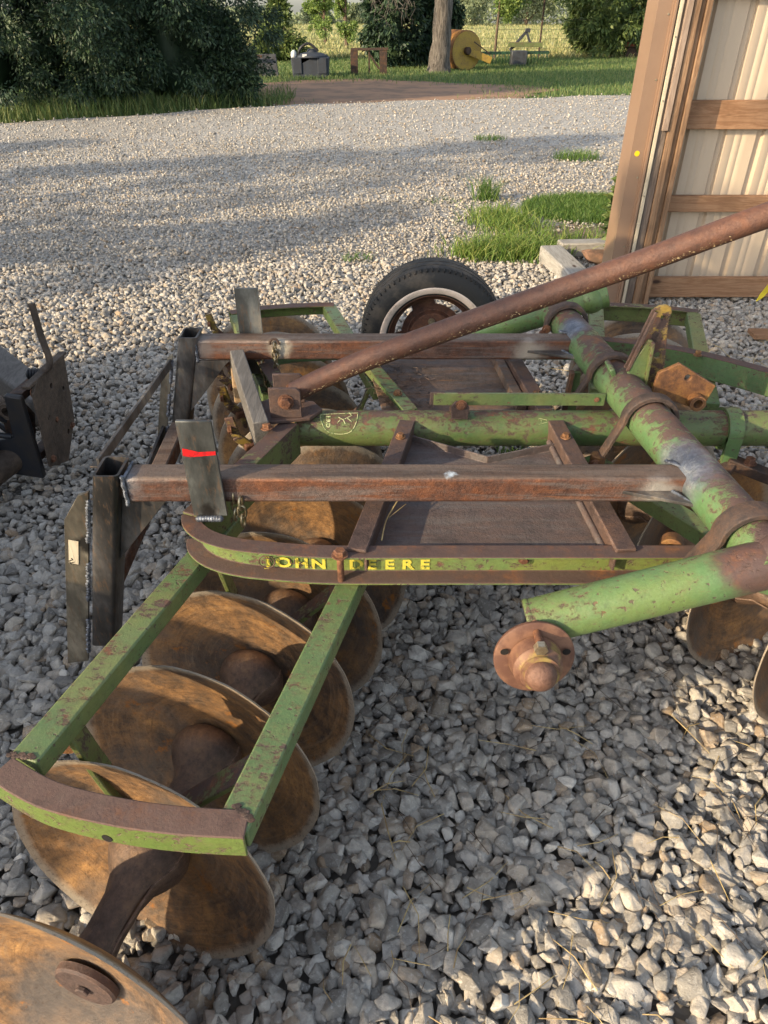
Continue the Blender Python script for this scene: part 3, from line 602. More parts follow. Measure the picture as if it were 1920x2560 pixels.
mb = MB(); mb.prism([(0, 0), (.078, 0), (.078, -.010), (.088, -.010), (.088, -.024), (.098, -.024), (.098, -.004), (.108, -.004), (.108, .004), (.095, .004), (.095, -.020), (.091, -.020), (.091, -.006), (.082, -.006), (.082, .004), (.004, .004), (.004, .2), (0, .2)], (1.451, 4.62, .02), (1, 0, 0), (0, 1, 0), ZT - .02); mb.build('corner_trim', M['trim'], sh)
M['sticker'] = m_simple('yellow_sticker', (.85, .55, .01), (.8, .5, .01), .5, 0, 4, .02)
MB().lathe([(0, .015), (.0015, .015)], (1.486, 4.619, .93), (0, -1, 0), 20).build('sticker', M['sticker'], sh)
mb = MB(); 
for z in (.3, .7, 1.2, 1.5): mb.lathe([(0, .005), (.003, .004)], (1.571, 4.60, z), (0, -1, 0), 8); mb.lathe([(0, .006), (.003, .005)], (1.515, 4.62, z + .1), (0, -1, 0), 8)
mb.build('screws', M['zinc'], sh)
MB().box(((1.4 + WX) / 2, 6.3, ZT + .12), (WX - 1.2, 3.3, .05), Matrix.Rotation(R(6), 3, 'X')).build('roof', M['trim'], sh)
beamthing('scrap_board', (2.18, 4.05, .05), (2.9, 4.0, .06), .12, .025, 'girt', 'pale broken board on the gravel at the right edge', 'board', .002)
mb = MB(); mb.prism([(0, 0), (.012, .045), (.04, .10), (.09, .16), (.20, .21), (.34, .22), (.34, .20), (.21, .18), (.11, .125), (.065, .075), (.03, .02)], (2.185, 4.12, .22), (1, 0, 0), (0, 0, 1), .004); M['strap'] = m_simple('yellow_strap', (.75, .6, .03), (.6, .45, .02), .6)
tag(mb.build('strap', M['strap']), 'yellow strap hanging at the right edge before the shed wall', 'strap')
# ------------------------------------------------------------------ fence, and things on the lawn
M['wire'] = m_simple('fence_wire', (.12, .10, .085), (.07, .06, .05), .6, .5, 5)
fe = thing('wire_fence', (0, 33.3, 0), 'sagging wire field fence with rusty steel posts', 'fence')
for px in (-11, -3.9, 2.2, 6.1, 12.5, 19): MB().tube([(px, 33.3, -.1), (px + .02, 33.3, 2.25 if abs(px - 6.1) < .1 else 1.5)], .035, 8).build('fence_post', M['dark'], fe)
for z in (.35, .65, .95, 1.25): MB().tube([(x_, 33.3, z + .03 * math.sin(x_ * .8)) for x_ in np.linspace(-14, 20, 35)], .005, 5).build('wire', M['wire'], fe)
# yellow drum roller
M['ylw'] = m_green('roller_yellow', (.42, .27, .035), rust=.3, top=0, green2=(.36, .22, .04)); M['drumo'] = m_rust('drum_rust', (.2, .09, .04), (.38, .18, .05), (.5, .27, .07), 3)
ro = thing('land_roller', (2.85, 27.2, 0), 'big yellow ended steel drum roller standing beside the grey trunk', 'roller')
ax = Vector((.42, -.91, 0)).normalized(); c0 = Vector((2.62, 27.0, .50))
MB().lathe([(0, .54), (.03, .55), (.95, .55), (.98, .54)], c0 - ax * .95, ax, 56).build('drum', M['drumo'], ro)
MB().lathe([(0, .52), (.012, .52)], c0 + ax * .031, ax, 48).build('end_plate', M['ylw'], ro)
mb = MB(); mb.bar(c0 + ax * .1 + Vector((-.05, 0, .02)), c0 + ax * .16 + Vector((.75, .1, -.26)), .09, .2); mb.build('side_arm', M['ylw'], ro, .01)
MB().lathe([(0, .11), (.12, .11), (.15, .08)], c0 + ax * .04, ax, 24).build('axle_hub', M['dark'], ro)
MB().bar(c0 + ax * .08 + Vector((.2, 0, .24)), c0 + ax * .1 + Vector((.72, .1, -.08)), .03, .03).build('brace', M['dark'], ro)
# hay rake / implement right of roller
M['rakegreen'] = m_simple('rake_green', (.03, .09, .04), (.02, .05, .03), .5, .1, 8); M['rakegrey'] = m_simple('rake_grey', (.06, .065, .075), (.04, .04, .045), .5, .3, 8)
rk = thing('hay_rake', (5.0, 29.6, 0), 'low green hay rake with grey hitch frame standing by the fence', 'rake')
MB().bar((3.3, 29.6, .32), (5.8, 29.7, .34), .1, .09).build('toolbar', M['rakegreen'], rk, .01)
for k in range(22): MB().tube([(3.35 + k * .112, 29.55, .32), (3.35 + k * .112, 29.35, .18), (3.37 + k * .112, 29.5, .0)], .014, 5).build('tine', M['rakegreen'], rk)
mb = MB(); mb.bar((4.4, 29.6, .40), (4.95, 29.6, .98), .07, .09); mb.bar((4.9, 29.6, .98), (5.15, 29.6, .5), .07, .07); mb.bar((4.88, 29.6, .98), (5.05, 29.6, .98), .1, .12); mb.build('hitch_mast', M['rakegrey'], rk, .01)
MB().box((4.7, 29.45, .18), (.55, .4, .45)).build('weight_box', M['rakegrey'], rk, .03); MB().bar((4.3, 29.5, .58), (5.5, 29.5, .57), .16, .14).build('crossbeam', M['lite'], rk, .01)
# plough at the right cedar
pl = thing('red_plough', (10.2, 33.6, 0), 'rusty red plough parked under the sunlit cedar near the shed trim', 'plough'); M['redp'] = m_simple('red_paint', (.38, .07, .03), (.2, .06, .04), .5, .1, 7)
MB().bar((9.5, 33.6, .42), (10.6, 33.6, .5), .12, .16).build('main_beam', M['redp'], pl, .01); MB().bar((10.0, 33.6, .45), (10.35, 33.6, 1.1), .08, .06).bar((10.35, 33.6, 1.1), (10.65, 33.6, .5), .08, .05).build('hitch_mast', M['redp'], pl, .01)
MB().prism([(0, 0), (.45, .05), (.4, .32), (.1, .4)], (9.6, 33.55, .02), (1, 0, 0), (0, .3, .95), .03).build('share', M['dark'], pl)
# black tank, grey slab, steel frame
M['plastic'] = m_simple('dark_blue_grey_plastic', (.035, .045, .065), (.03, .036, .05), .75, 0, 4, .05); M['white'] = m_simple('white_label', (.7, .7, .7), (.6, .6, .6), .5, 0, 6, .02)
tk = thing('spray_tank', (-2.15, 24.6, 0), 'dark blue grey plastic tank with domed lid and hose, left on the lawn', 'tank')
MB().prism([(-.5, 0), (.5, 0), (.54, .42), (.54, .5), (-.54, .5), (-.54, .42)], (-2.15, 24.95, -.05), (1, 0, 0), (0, 0, 1), .7).build('body', M['plastic'], tk, .03)
MB().lathe([(0, .46), (.04, .45), (.09, .34), (.12, .15), (.18, .12), (.20, .1)], (-2.1, 24.6, .45), (0, 0, 1), 24).build('lid', M['plastic'], tk)
for dx in (-.36, .36): MB().box((-2.15 + dx, 24.235, .25), (.26, .03, .4)).build('side_panel', M['plastic'], tk, .02)
MB().box((-2.28, 24.2, .50), (.13, .02, .07)).build('label_plate', M['white'], tk); MB().tube(spline([(-2.5, 24.5, .45), (-2.4, 24.4, .68), (-2.15, 24.4, .78), (-1.9, 24.4, .6)], 5), .035, 8).build('hose', M['black'], tk)
MB().ball((-2.62, 24.5, .5), .13, 2, (.7, 1, 1)).build('float', M['white'], tk)
sl = thing('steel_bucket', (-3.55, 24.3, 0), 'grey steel bucket half hidden by the dark cedar row', 'bucket'); M['greysteel'] = m_simple('grey_steel', (.09, .095, .11), (.06, .06, .07), .5, .4, 5)
MB().prism([(-.5, 0), (.42, 0), (.36, .58), (-.5, .56)], (-3.5, 24.4, -.04), (1, 0, 0), (0, .15, .98), .06).build('back_plate', M['greysteel'], sl, .01); MB().bar((-3.95, 24.2, .5), (-3.5, 24.2, .48), .08, .06).build('lip', M['dark'], sl)
fr = thing('implement_rack', (-.4, 25.4, 0), 'rusty open steel frame standing on the lawn left of the dark cedar', 'rack')
for dx in (-.5, .38): MB().box((-.4 + dx, 25.4, .27), (.22, .05, .62)).build('side_plate', M['dark'], fr, .005)
MB().bar((-1.0, 25.4, .6), (.12, 25.4, .62), .08, .06).build('top_rail', M['dark'], fr); MB().bar((-.45, 25.45, -.03), (-.45, 25.45, .6), .05, .05, (0, 1, 0)).build('upright', M['dark'], fr); MB().bar((-.45, 25.45, .5), (-.15, 25.45, .1), .03, .05).build('brace', M['dark'], fr)
# ================================================================== DISC HARROW
YC = 1.765
def my(p): return Vector((p[0], 2 * YC - p[1], p[2]))
hw = thing('disc_harrow', tuple(OR), 'old green disc harrow of rusty discs and pipes with new welded steel beams across it', 'disc harrow')
def glyphs(strs, parent, name, m):
    """strs: (text, origin, ux, uy, size, sx, bold)"""
    V = []; F = []; dg = bpy.context.evaluated_depsgraph_get()
    for s_, o_, ux, uy, size, sx, bold in strs:
        cu = bpy.data.curves.new('t', 'FONT'); cu.body = s_; cu.size = size; cu.align_x = 'CENTER'; cu.offset = bold; cu.extrude = .0004; cu.resolution_u = 3
        ob = bpy.data.objects.new('t', cu); COL.objects.link(ob); bpy.context.view_layer.update()
        me = bpy.data.meshes.new_from_object(ob); o_, ux, uy = Vector(o_), Vector(ux), Vector(uy); nz = ux.cross(uy).normalized()
        b = len(V); V += [o_ + ux * (v.co.x * sx) + uy * v.co.y + nz * (v.co.z + .0006) for v in me.vertices]; F += [[b + i for i in p.vertices] for p in me.polygons]
        bpy.data.objects.remove(ob); bpy.data.curves.remove(cu); bpy.data.meshes.remove(me)
    off = ORG[parent.name]; me = bpy.data.meshes.new(name); me.from_pydata([tuple(v - off) for v in V], [], F); me.update(); return link(name, me, m, parent)
t = NT('worn_yellow_letter'); nn = t.noise(90, 6, .7); M['letter'] = t.fin(t.mix(t.step(nn, .53, .63), (.58, .49, .06), (.15, .17, .04)), .55)
t = NT('faded_decal'); M['decal'] = t.fin(t.mix(t.step(t.noise(120, 6, .7), .5, .58), (.45, .47, .25), (.1, .17, .06)), .6)
# --- side rails: channel section opening outward
ZR0, ZR1 = .622, .698
chan = [(0, ZR0), (.042, ZR0), (.042, ZR0 + .006), (.006, ZR0 + .010), (.006, ZR1 - .010), (.042, ZR1 - .006), (.042, ZR1), (0, ZR1)]
near_path = spline([(1.75, 1.20, 0), (1.3, 1.192, 0), (.9, 1.19, 0), (.5, 1.19, 0), (.13, 1.19, 0), (-.10, 1.19, 0), (-.22, 1.20, 0), (-.31, 1.215, 0), (-.37, 1.24, 0), (-.405, 1.275, 0), (-.415, 1.31, 0)], 5)
rail_n = MB().sweep([(-a, b) for a, b in chan], near_path).build('side_rail', M['rail'], hw, .0015, 2)
far_path = spline([my(p) for p in [(-.415, 1.31, 0), (-.405, 1.275, 0), (-.37, 1.24, 0), (-.31, 1.215, 0), (-.22, 1.2, 0), (-.1, 1.19, 0), (.13, 1.19, 0), (.5, 1.19, 0), (.72, 1.20, 0), (.92, 1.26, 0), (1.08, 1.36, 0), (1.3, 1.56, 0), (1.7, 1.95, 0)]], 5)
rail_f = MB().sweep([(-a, b) for a, b in chan], far_path).build('side_rail', M['railf'], hw, .0015, 2)
XS = [(-.252, 'J'), (-.217, 'O'), (-.178, 'H'), (-.141, 'N'), (-.060, 'D'), (-.027, 'E'), (.012, 'E'), (.051, 'R'), (.088, 'E')]
glyphs([(c, (x, 1.1832 if x > -.12 else 1.1832 + (-x - .12) * .07  , .6385), (1, -.0 if x > -.12 else -.05, 0), (0, 0, 1), .037, 1.15, .0012) for x, c in XS], rail_n, 'lettering', M['letter'])
glyphs([('U', (-.196, 1.1795, .655), (1, 0, 0), (0, 0, 1), .016, 1.2, .0004), ('S', (-.178, 1.178, .650), (1, 0, 0), (0, 0, 1), .016, 1.2, .0004), ('A', (-.158, 1.178, .645), (1, 0, 0), (0, 0, 1), .012, 1.2, .0002)], rail_n, 'cast_lettering', M['dark'])
mb = MB(); bc = Vector((-.252, 1.186, .657)); mb.tube([bc + Vector((.017 * math.cos(a), -.002, .017 * math.sin(a))) for a in [2 * PI * k / 24 for k in range(24)]], .0016, 6, closed=True)
mb.tube([bc + Vector((.011 * math.cos(a), -.003, .011 * math.sin(a))) for a in [PI * k / 12 for k in range(15)]], .0013, 6); mb.build('cast_badge', M['dark'], rail_n)
mb = MB(); mb.bolt((-.092, 1.155, ZR1), (0, 0, 1), .013, .014); mb.tube([(-.092, 1.157, ZR1 - .004), (-.092, 1.157, ZR0 + .004)], .0075, 10); mb.build('bolt', M['bolt'], rail_n)
MB().bolt((.30, 1.184, .665), (0, -1, 0), .009, .010).build('bolt', M['bolt'], rail_n)
# --- front members to the hitch clevis
for f_ in (lambda p: Vector(p), my):
    a, b = f_((-.405, 1.285, .66)), f_((-.235, 1.715, .66)); d = (b - a).normalized()
    mb = MB(); mb.bar(a, b, .007, .095); sd = d.cross(Vector((0, 0, 1))) * (1 if f_ is my else 1)
    mb.bar(a + Vector((-.022, 0, .048)), b + Vector((-.022, 0, .048)), .05, .007); mb.build('front_member', M['lite'], hw, .0015)
mb = MB(); mb.prism([(-.06, -.075), (.055, -.05), (.085, .0), (.055, .05), (-.06, .075), (-.10, .04), (-.10, -.04)], (-.255, YC, .715), (1, 0, 0), (0, 1, 0), .010).build('hitch_plate', M['member'], hw, .002)
mb = MB(); mb.prism([(-.045, 0), (.04, 0), (.04, .075), (.03, .085), (-.045, .085)], (-.262, YC - .040, .725), (1, 0, 0), (0, 0, 1), .010); clev = mb.build('clevis', M['member'], hw, .002)
MB().prism([(-.045, 0), (.04, 0), (.04, .075), (.03, .085), (-.045, .085)], (-.262, YC + .050, .725), (1, 0, 0), (0, 0, 1), .010).build('clevis', M['member'], hw, .002)
MB().bolt((-.262, YC - .050, .772), (0, -1, 0), .016, .016).tube([(-.262, YC - .05, .772), (-.262, YC + .06, .772)], .009, 10).build('bolt', M['bolt'], clev)
MB().bolt((-.31, 1.66, .722), (0, 0, 1), .012, .014).build('bolt', M['bolt'], hw)
# --- main pipe and its fittings
RP = .050
mp = MB().tube([(-.24, YC, .665), (.3, YC, .665), (2.1, YC, .665)], RP, 40).build('main_pipe', M['pipe'], hw)
def cyl(u, v, r=RP + .0008): a = v / RP; return Vector((u, YC - r * math.sin(a), .665 + r * math.cos(a)))    # v runs down the near side
sh_ = spline([(-.175, .012, 0), (-.172, .035, 0), (-.155, .062, 0), (-.12, .070, 0), (-.09, .062, 0), (-.075, .035, 0), (-.072, .005, 0)], 5)
mb = MB(); mb.tube([cyl(p.x, p.y) for p in sh_], .0012, 5); mb.tube([cyl(-.175 + .0103 * k, .012 - .0007 * k) for k in range(11)], .0010, 5)
for seg in [[(-.125, .022), (-.112, .030), (-.098, .022), (-.088, .015)], [(-.12, .03), (-.128, .04)], [(-.10, .026), (-.088, .036)], [(-.09, .014), (-.096, .004)], [(-.112, .028), (-.106, .042)]]: mb.tube([cyl(*p) for p in seg], .0014, 5)
decal = mb.build('decal', M['decal'], mp)
glyphs([(c, cyl(-.158, v, RP + .0004), (cyl(-.158, v + .01) - cyl(-.158, v)).normalized(), (-1 * -1, 0, 0), .015, 1.1, .0006) for c, v in (('E', .022), ('R', .034), ('D', .046))], mp, 'decal_lettering', M['decal'])
mb = MB()
for seg in [[(.425, .025), (.447, .031), (.448, .037), (.425, .043)], [(.425, .025), (.425, .029), (.433, .032), (.433, .037), (.425, .040), (.425, .043)]]: mb.tube([cyl(*p) for p in seg], .0007, 5)
mb.build('decal', M['decal'], mp)
MB().bar((.135, YC - .012, .762), (.60, YC - .016, .762), .008, .036).build('link_bar', M['bar'], hw, .0015)
mb = MB(); 
for dy in (-.030, .010): mb.prism([(-.022, 0), (.024, 0), (.026, .035), (.016, .052), (-.012, .054), (-.024, .04)], (.205, YC + dy, .712), (1, 0, 0), (0, 0, 1), .007)
mb.prism([(-.01, 0), (.03, 0), (.03, .012), (.0, .012), (.0, .026), (.03, .026), (.03, .036), (-.01, .036)], (.135, YC - .005, .745), (1, 0, 0), (0, 0, 1), .008)
lug = mb.build('lug', M['member'], hw, .0015); MB().bolt((.208, YC - .038, .757), (0, -1, 0), .011, .008).bolt((.575, YC - .021, .765), (0, -1, 0), .008, .004, False).build('bolt', M['bolt'], lug)
mb = MB()
for dy, x0 in ((-.004, .965), ): 
    mb.tube([(.945, YC, .665), (.987, YC, .665)], RP + .010, 36); mb.box((.966, YC - .055, .62), (.042, .012, .09))
mb.build('band_clamp', M['arm'], hw, .001)
mb = MB(); mb.bar((.966, YC - .06, .585), (.86, YC - .14, .50), .05, .02); mb.bar((.966, YC - .05, .59), (1.45, YC - .22, .46), .045, .03); lk = mb.build('tow_arm', M['dark'], hw, .003)
MB().bolt((1.02, YC - .07, .592), (0, 0, 1), .014, .018).build('bolt', M['bolt'], lk)
# --- cross members and weight trays
for (x0, x1, y0, y1) in [(.064, -.058, 1.735, 1.165), (.472, .508, 1.735, 1.165), (.075, -.13, 1.80, 2.36), (.455, .405, 1.80, 2.36)]:
    a, b = Vector((x0, y0, .703)), Vector((x1, y1, .703)); mb = MB(); mb.bar(a, b, .042, .007); s_ = Vector((.019 if x0 < .3 else -.019, 0, -.028)); mb.bar(a + s_, b + s_, .006, .055)
    cm = mb.build('cross_member', M['member'] if y1 < 2 else (M['member'] if x0 > .3 else M['bar']), hw, .0015)
    MB().bolt(a.lerp(b, .17) + Vector((0, 0, .004)), (0, 0, 1), .010, .012).build('bolt', M['orange'], cm)
MB().bar((.085, 1.80, .675), (-.12, 2.34, .675), .006, .06).build('cross_member', M['bar'], hw)
def tray(pts, m, z=.655):
    mb = MB(); mb.prism([(p[0], p[1]) for p in pts], (0, 0, z), (1, 0, 0), (0, 1, 0), .005); return mb
mb = tray([(-.035, 1.20), (.50, 1.20), (.475, 1.66), (.27, 1.585), (.07, 1.70), (.045, 1.70)], 0); mb.bar((.07, 1.70, .665), (.27, 1.585, .665), .004, .03); mb.bar((.475, 1.66, .665), (.27, 1.585, .665), .004, .03)
mb.tube([(.478, 1.21, .668), (.448, 1.68, .668)], .008, 10); mb.build('weight_tray', M['tray'], hw)
mb = tray([(.0, 1.86), (.44, 1.86), (.39, 2.34), (-.07, 2.34)], 0, .650); mb.bar((-.07, 2.325, .672), (.39, 2.325, .672), .004, .04)
for k in range(120): q = (random.uniform(-.03, .15), random.uniform(1.9, 2.2)); mb.tube([(q[0], q[1], .658), (q[0] + random.uniform(-.03, .03), q[1] + random.uniform(-.03, .03), .661)], .0012, 4)
mb.build('weight_tray', M['trayfar'], hw)
MB().bar((.405, 1.88, .672), (.372, 2.3, .672), .03, .03).build('tray_stop', M['trayfar'], hw, .002)
sp_ = MB(); sp_.tube(spline([(.055, 1.40, .715), (.03, 1.35, .70), (.005, 1.29, .69), (-.005, 1.22, .688)], 4), .0018, 5)
for a in np.linspace(0, 6, 9): sp_.tube([(.055, 1.40, .715), (.055 + .02 * math.cos(a), 1.40 + .012 * math.sin(a), .715 + .012 * math.sin(a * 1.7))], .0006, 4)
sp_.tube([(.012, 1.30, .692), (.05, 1.34, .70)], .001, 4)
tag(sp_.build('dry_weed', M['straw']), 'dead weed stem with a spiky seed head lying on the near weight tray', 'weed')
# --- rockshaft pipe, arms, wheel hub, straps
RS = .052
def ax_(y): return Vector((.595 + (2.32 - y) * .1055, y, .778))
rs = MB().tube([ax_(1.0), ax_(1.6), ax_(2.36)], RS, 44).build('rockshaft', M['shaft'], hw)
M['strapm'] = m_rust('strap_rust', (.06, .042, .036), (.095, .058, .042), (.16, .085, .045), 16)
def strap(y, w=.026, leg=.10, lean=.05, p=rs, m='strapm', side=-1):
    c = ax_(y); pts = []; r = RS + .009
    for k in range(15):
        a = PI * k / 14; pts.append(c + Vector((r * math.cos(a), 0, r * math.sin(a))))
    pts = [pts[0] + Vector((.0, 0, -leg * .6))] + pts + [pts[-1] + Vector((-lean, 0, -leg))]
    w *= 1.2; prof = [(-w / 2, -.002), (w / 2, -.002), (w / 2, .008), (w * .42, .010), (-w * .42, .010), (-w / 2, .008)]
    mb = MB(); rings = []
    for i, q in enumerate(pts):
        d = (pts[min(i + 1, len(pts) - 1)] - pts[max(i - 1, 0)]).normalized(); n_ = Vector((0, 1, 0)).cross(d).normalized()
        if n_.dot(q - c) < 0 and 1 < i < len(pts) - 2: n_ = -n_
        if i <= 1: n_ = Vector((1, 0, 0))
        if i >= len(pts) - 2: n_ = Vector((-1, 0, -.4)).normalized()
        rings.append([q + Vector((0, 1, 0)) * x + n_ * z for x, z in prof])
    mb.ring_skin(rings); o = mb.build('pipe_strap', M[m], p, .001); e = pts[-1]
    MB().bolt(e + Vector((-.006, -w / 2 - .002, .02)), (0, -1, 0), .011, .012).bolt(e + Vector((-.006, w / 2, -.01)), (-1, 0, .3), .010, .012).build('bolt', M['bolt'], p)
strap(2.27, .03, .03, .0); strap(1.86, .024, .075, .035); strap(1.60, .028, .14, .055); strap(1.115, .042, .10, .05)
for y, s_ in ((1.60, .05), (1.115, .05)):
    c = ax_(y); mb = MB(); mb.tube([c + Vector((-.11, 0, -.10)), c + Vector((-.11, 0, -.16))], .02, 14); mb.lathe([(0, .034), (.006, .034)], c + Vector((-.11, 0, -.15)), (0, 0, 1), 20); mb.bar(c + Vector((-.16, .02, -.165)), c + Vector((-.02, .02, -.165)), .06, .012); mb.build('bearing_bolt', M['orange'], hw, .002)
el = Vector((.735, 1.03, .785))
def arm(f_, m='arm'):
    a, b = f_(el), f_((.285, 1.02, .634)); d = (b - a).normalized()
    mb = MB(); mb.tube([a - d * .055, a, a.lerp(b, .5), b], .047, 40); mb.ball(a, .052, 3, (1.05, 1.1, 1)); return mb.build('wheel_arm', M[m], hw), b, d
an, hb, hd = arm(lambda p: Vector(p)); af, hbf, _ = arm(my)
MB().lathe([(0, .0478), (.003, .0485), (.008, .0485), (.010, .047)], hb - hd * .012, hd, 40).build('end_cap', M['arm'], an)
def hub(f_, sgn, parent):
    a = Vector((.02, -.978, .208)).normalized(); c = f_(Vector((.288, .955, .612))) if sgn > 0 else f_(Vector((.288, .955, .612)))
    h = MB().lathe([(-.03, .025), (-.004, .035), (-.002, .077), (.0, .078), (.006, .078), (.008, .075), (.0085, .048), (.012, .051), (.038, .047), (.042, .047), (.045, .043), (.054, .037), (.058, .038), (.061, .037), (.062, .029)], c, a, 48).build('wheel_hub', M['hub'], parent)
    MB().lathe([(0, .030), (.006, .030), (.014, .027), (.022, .018), (.027, .008), (.028, 0)], c + a * .062, a, 28).build('dust_cap', M['duscap'], h)
    return h, c, a
t = NT('hub_rust'); nz_ = t.noise(18, 6, .7); yy = t.n('SeparateXYZ', 1, Vector=t.obj())
hc = t.mix(t.step(nz_, .42, .6), (.12, .055, .036), (.20, .10, .06)); hc = t.mix(t.math('MULTIPLY', t.math('MULTIPLY', t.near(L(.289, .925, .618), .040, .052), t.step(t.noise(26, 5), .42, .58)), .8), hc, (.30, .22, .06))
M['hub'] = t.fin(hc, .6, .1, t.bump(t.noise(120, 6, .7), .5, .0015)); M['duscap'] = m_rust('cap_rust', (.15, .075, .05), (.20, .105, .07), (.28, .15, .09), 10, ro=(.4, .6))
hn, hc_, ha = hub(lambda p: Vector(p), 1, an)
MB().tube([hc_ + Vector((.0, .03, .058)), hc_ + Vector((0, -.035, .058))], .0075, 10).build('wheel_stud', M['bolt'], hn)
MB().lathe([(0, .0128), (.014, .0128)], hc_ + Vector((0, -.030, .058)), (0, -1, 0), 6).build('lug_bolt', M['zinc'], hn)
mb = MB(); 
for a in (PI / 2 + 2 * PI / 5 * k for k in (1, 2, 3, 4)): mb.lathe([(0, .0080), (.0006, .0080)], hc_ + Vector((.062 * math.cos(a), -.0085, .062 * math.sin(a))), (0, -1, 0), 14)
M['hole'] = m_simple('bolt_hole_shadow', (.008, .006, .005), (.006, .005, .004), .9); mb.build('bolt_holes', M['hole'], hn)
# far wheel
wc = my((.185, .88, .60)); 
MB().tube([my((.29, 1.0, .63)), my((.22, .93, .605)), my((.185, .90, .60))], [.035, .034, .03], 20).build('spindle', M['arm'], hw)
M['rubber'] = None
t = NT('tyre_rubber'); dn = t.noise(9, 7, .7); M['rubber'] = t.fin(t.mix(t.step(dn, .45, .66), (.020, .019, .018), (.075, .060, .045)), .75, 0, t.bump(t.noise(60, 6, .7), .3, .001))
t = NT('white_wall'); M['ww'] = t.fin(t.mix(t.step(t.noise(12, 7, .75), .45, .68), (.80, .64, .52), (.5, .39, .30)), .7)
wh = MB().lathe([(-.065, .165), (-.078, .175), (-.088, .20), (-.090, .225), (-.082, .252), (-.070, .263), (-.068, .268), (-.04, .271), (-.038, .265), (-.034, .265), (-.032, .272), (-.006, .273), (-.004, .266), (.004, .266), (.006, .273), (.032, .272), (.034, .265), (.038, .265), (.04, .271), (.068, .268), (.070, .263), (.082, .252), (.090, .225), (.088, .20), (.078, .175), (.065, .165)], wc, (0, 1, 0), 96, caps=False)
tyre = wh.build('tyre', M['rubber'], hw)
mb = MB()
for k in range(78):
    a = 2 * PI * k / 78
    for sy in (-1, 1):
        r_ = .264; ca, sa = math.cos(a), math.sin(a); c_ = wc + Vector((ca * r_, sy * .074, sa * r_)); rot = Matrix.Rotation(-a, 3, 'Y')
        mb.box(c_, (.011, .015, .004 if k % 2 else .003), rot @ Matrix.Rotation(sy * R(38), 3, 'Z'))
        mb.box(wc + Vector((math.cos(a + .03) * .2685, sy * .02, math.sin(a + .03) * .2685)), (.006, .022, .009), Matrix.Rotation(-a - .03, 3, 'Y'))
mb.build('tread_blocks', M['rubber'], tyre)
MB().lathe([(-.082, .180), (-.0845, .182), (-.0905, .198), (-.0905, .202), (-.089, .204)], wc, (0, 1, 0), 96, caps=False).build('white_wall', M['ww'], tyre)
M['rimr'] = m_rust('rim_rust', (.09, .042, .03), (.16, .07, .04), (.25, .12, .06), 8)
mb = MB(); mb.lathe([(-.070, .178), (-.076, .176), (-.074, .168), (-.055, .163), (-.045, .152), (-.02, .148), (.03, .148), (.045, .16), (.07, .165), (.07, .161), (.047, .156), (.03, .144), (-.02, .144), (-.048, .148), (-.058, .159), (-.070, .164)], wc, (0, 1, 0), 72, caps=False)
rim = mb.build('rim', M['rimr'], hw)
poly = [(r_ * math.cos(a), r_ * math.sin(a)) for a, r_ in [(2 * PI * k / 72, .147 if (k % 18) < 8 else .118) for k in range(72)]]
mb = MB(); mb.prism(poly, wc + Vector((0, -.002, 0)), (1, 0, 0), (0, 0, 1), .004); mb.lathe([(0, .095), (.022, .085), (.024, .03)], wc + Vector((0, -.004, 0)), (0, -1, 0), 40); mb.build('wheel_disc', M['rimr'], hw)
MB().lathe([(-.02, .036), (.035, .036), (.05, .028), (.055, .01)], wc, (0, -1, 0), 28).build('hub_centre', M['arm'], hw)
mb = MB()
for k in range(5): a = 2 * PI * k / 5 + .4; mb.bolt(wc + Vector((.055 * math.cos(a), -.026, .055 * math.sin(a))), (0, -1, 0), .010, .012)
mb.build('lug_nuts', M['zinc'], hw)
# --- lift mast on the rockshaft, link plate, bushing
mast = MB().prism([(.658, .846), (.697, .998), (.710, 1.006), (.724, 1.008), (.737, 1.003), (.742, .99), (.738, .972), (.757, .836), (.755, .80), (.735, .775)], (0, 1.80, 0), (1, 0, 0), (0, 0, 1), .012, holes=[(.722, .975, .006), (.730, .872, .009)]).build('lift_mast', M['yellow'], hw, .0015)
mb = MB(); mb.bar((.650, 1.785, .838), (.692, 1.785, .998), .008, .007, (0, 1, 0)); mb.bar((.650, 1.765, .838), (.692, 1.765, .998), .008, .007, (0, 1, 0)); mb.build('mast_edge', M['member'], mast, .001)
MB().prism([(.655, .845), (.690, .925), (.70, .922), (.71, .79), (.645, .79)], (0, 1.775, 0), (1, 0, 0), (0, 0, 1), .010).build('mast_plate', M['bar'], mast, .0015)
MB().bar((.704, 1.768, .785), (.700, 1.768, .92), .03, .008, (1, 0, 0)).build('mast_web', M['lite'], mast, .0015)
MB().prism([(0, 0), (.05, 0), (.06, .03), (.03, .055), (-.01, .04)], (.625, YC + .015, .80), (0, 1, 0), (-.5, 0, .85), .014).build('lug', M['shaft'], rs, .004)
MB().lathe([(0, .014), (.003, .014)], (.715, 1.787, .925), (0, -1, 0), 14).build('weld_patch', M['dark'], mast)
lp = MB().prism([(0, 0), (.005, .058), (.055, .085), (.165, .022), (.150, -.03), (.13, -.045), (.105, -.038)], (.715, YC - .025, .79), (1, 0, 0), (0, 0, 1), .012, holes=[(.085, .045, .009), (.118, -.018, .013)]).build('link_plate', M['orange'], hw, .0015)
MB().lathe([(-.03, .0125), (-.03, .021), (.03, .021), (.03, .0125), (-.03, .0125)], (.833, YC - .035, .772), (0, -1, 0), 28, caps=False).build('bushing', M['orange'], lp)
MB().prism([(0, 0), (.03, 0), (.02, .16), (-.01, .16)], (.575, 2.02, .58), (1, 0, .1), (0, -.12, .95), .010).build('side_plate', M['bar'], hw, .001); MB().bar((.565, 2.0, .57), (.565, 1.98, .74), .02, .012, (1, 0, 0)).build('side_plate', M['dark'], hw, .001)
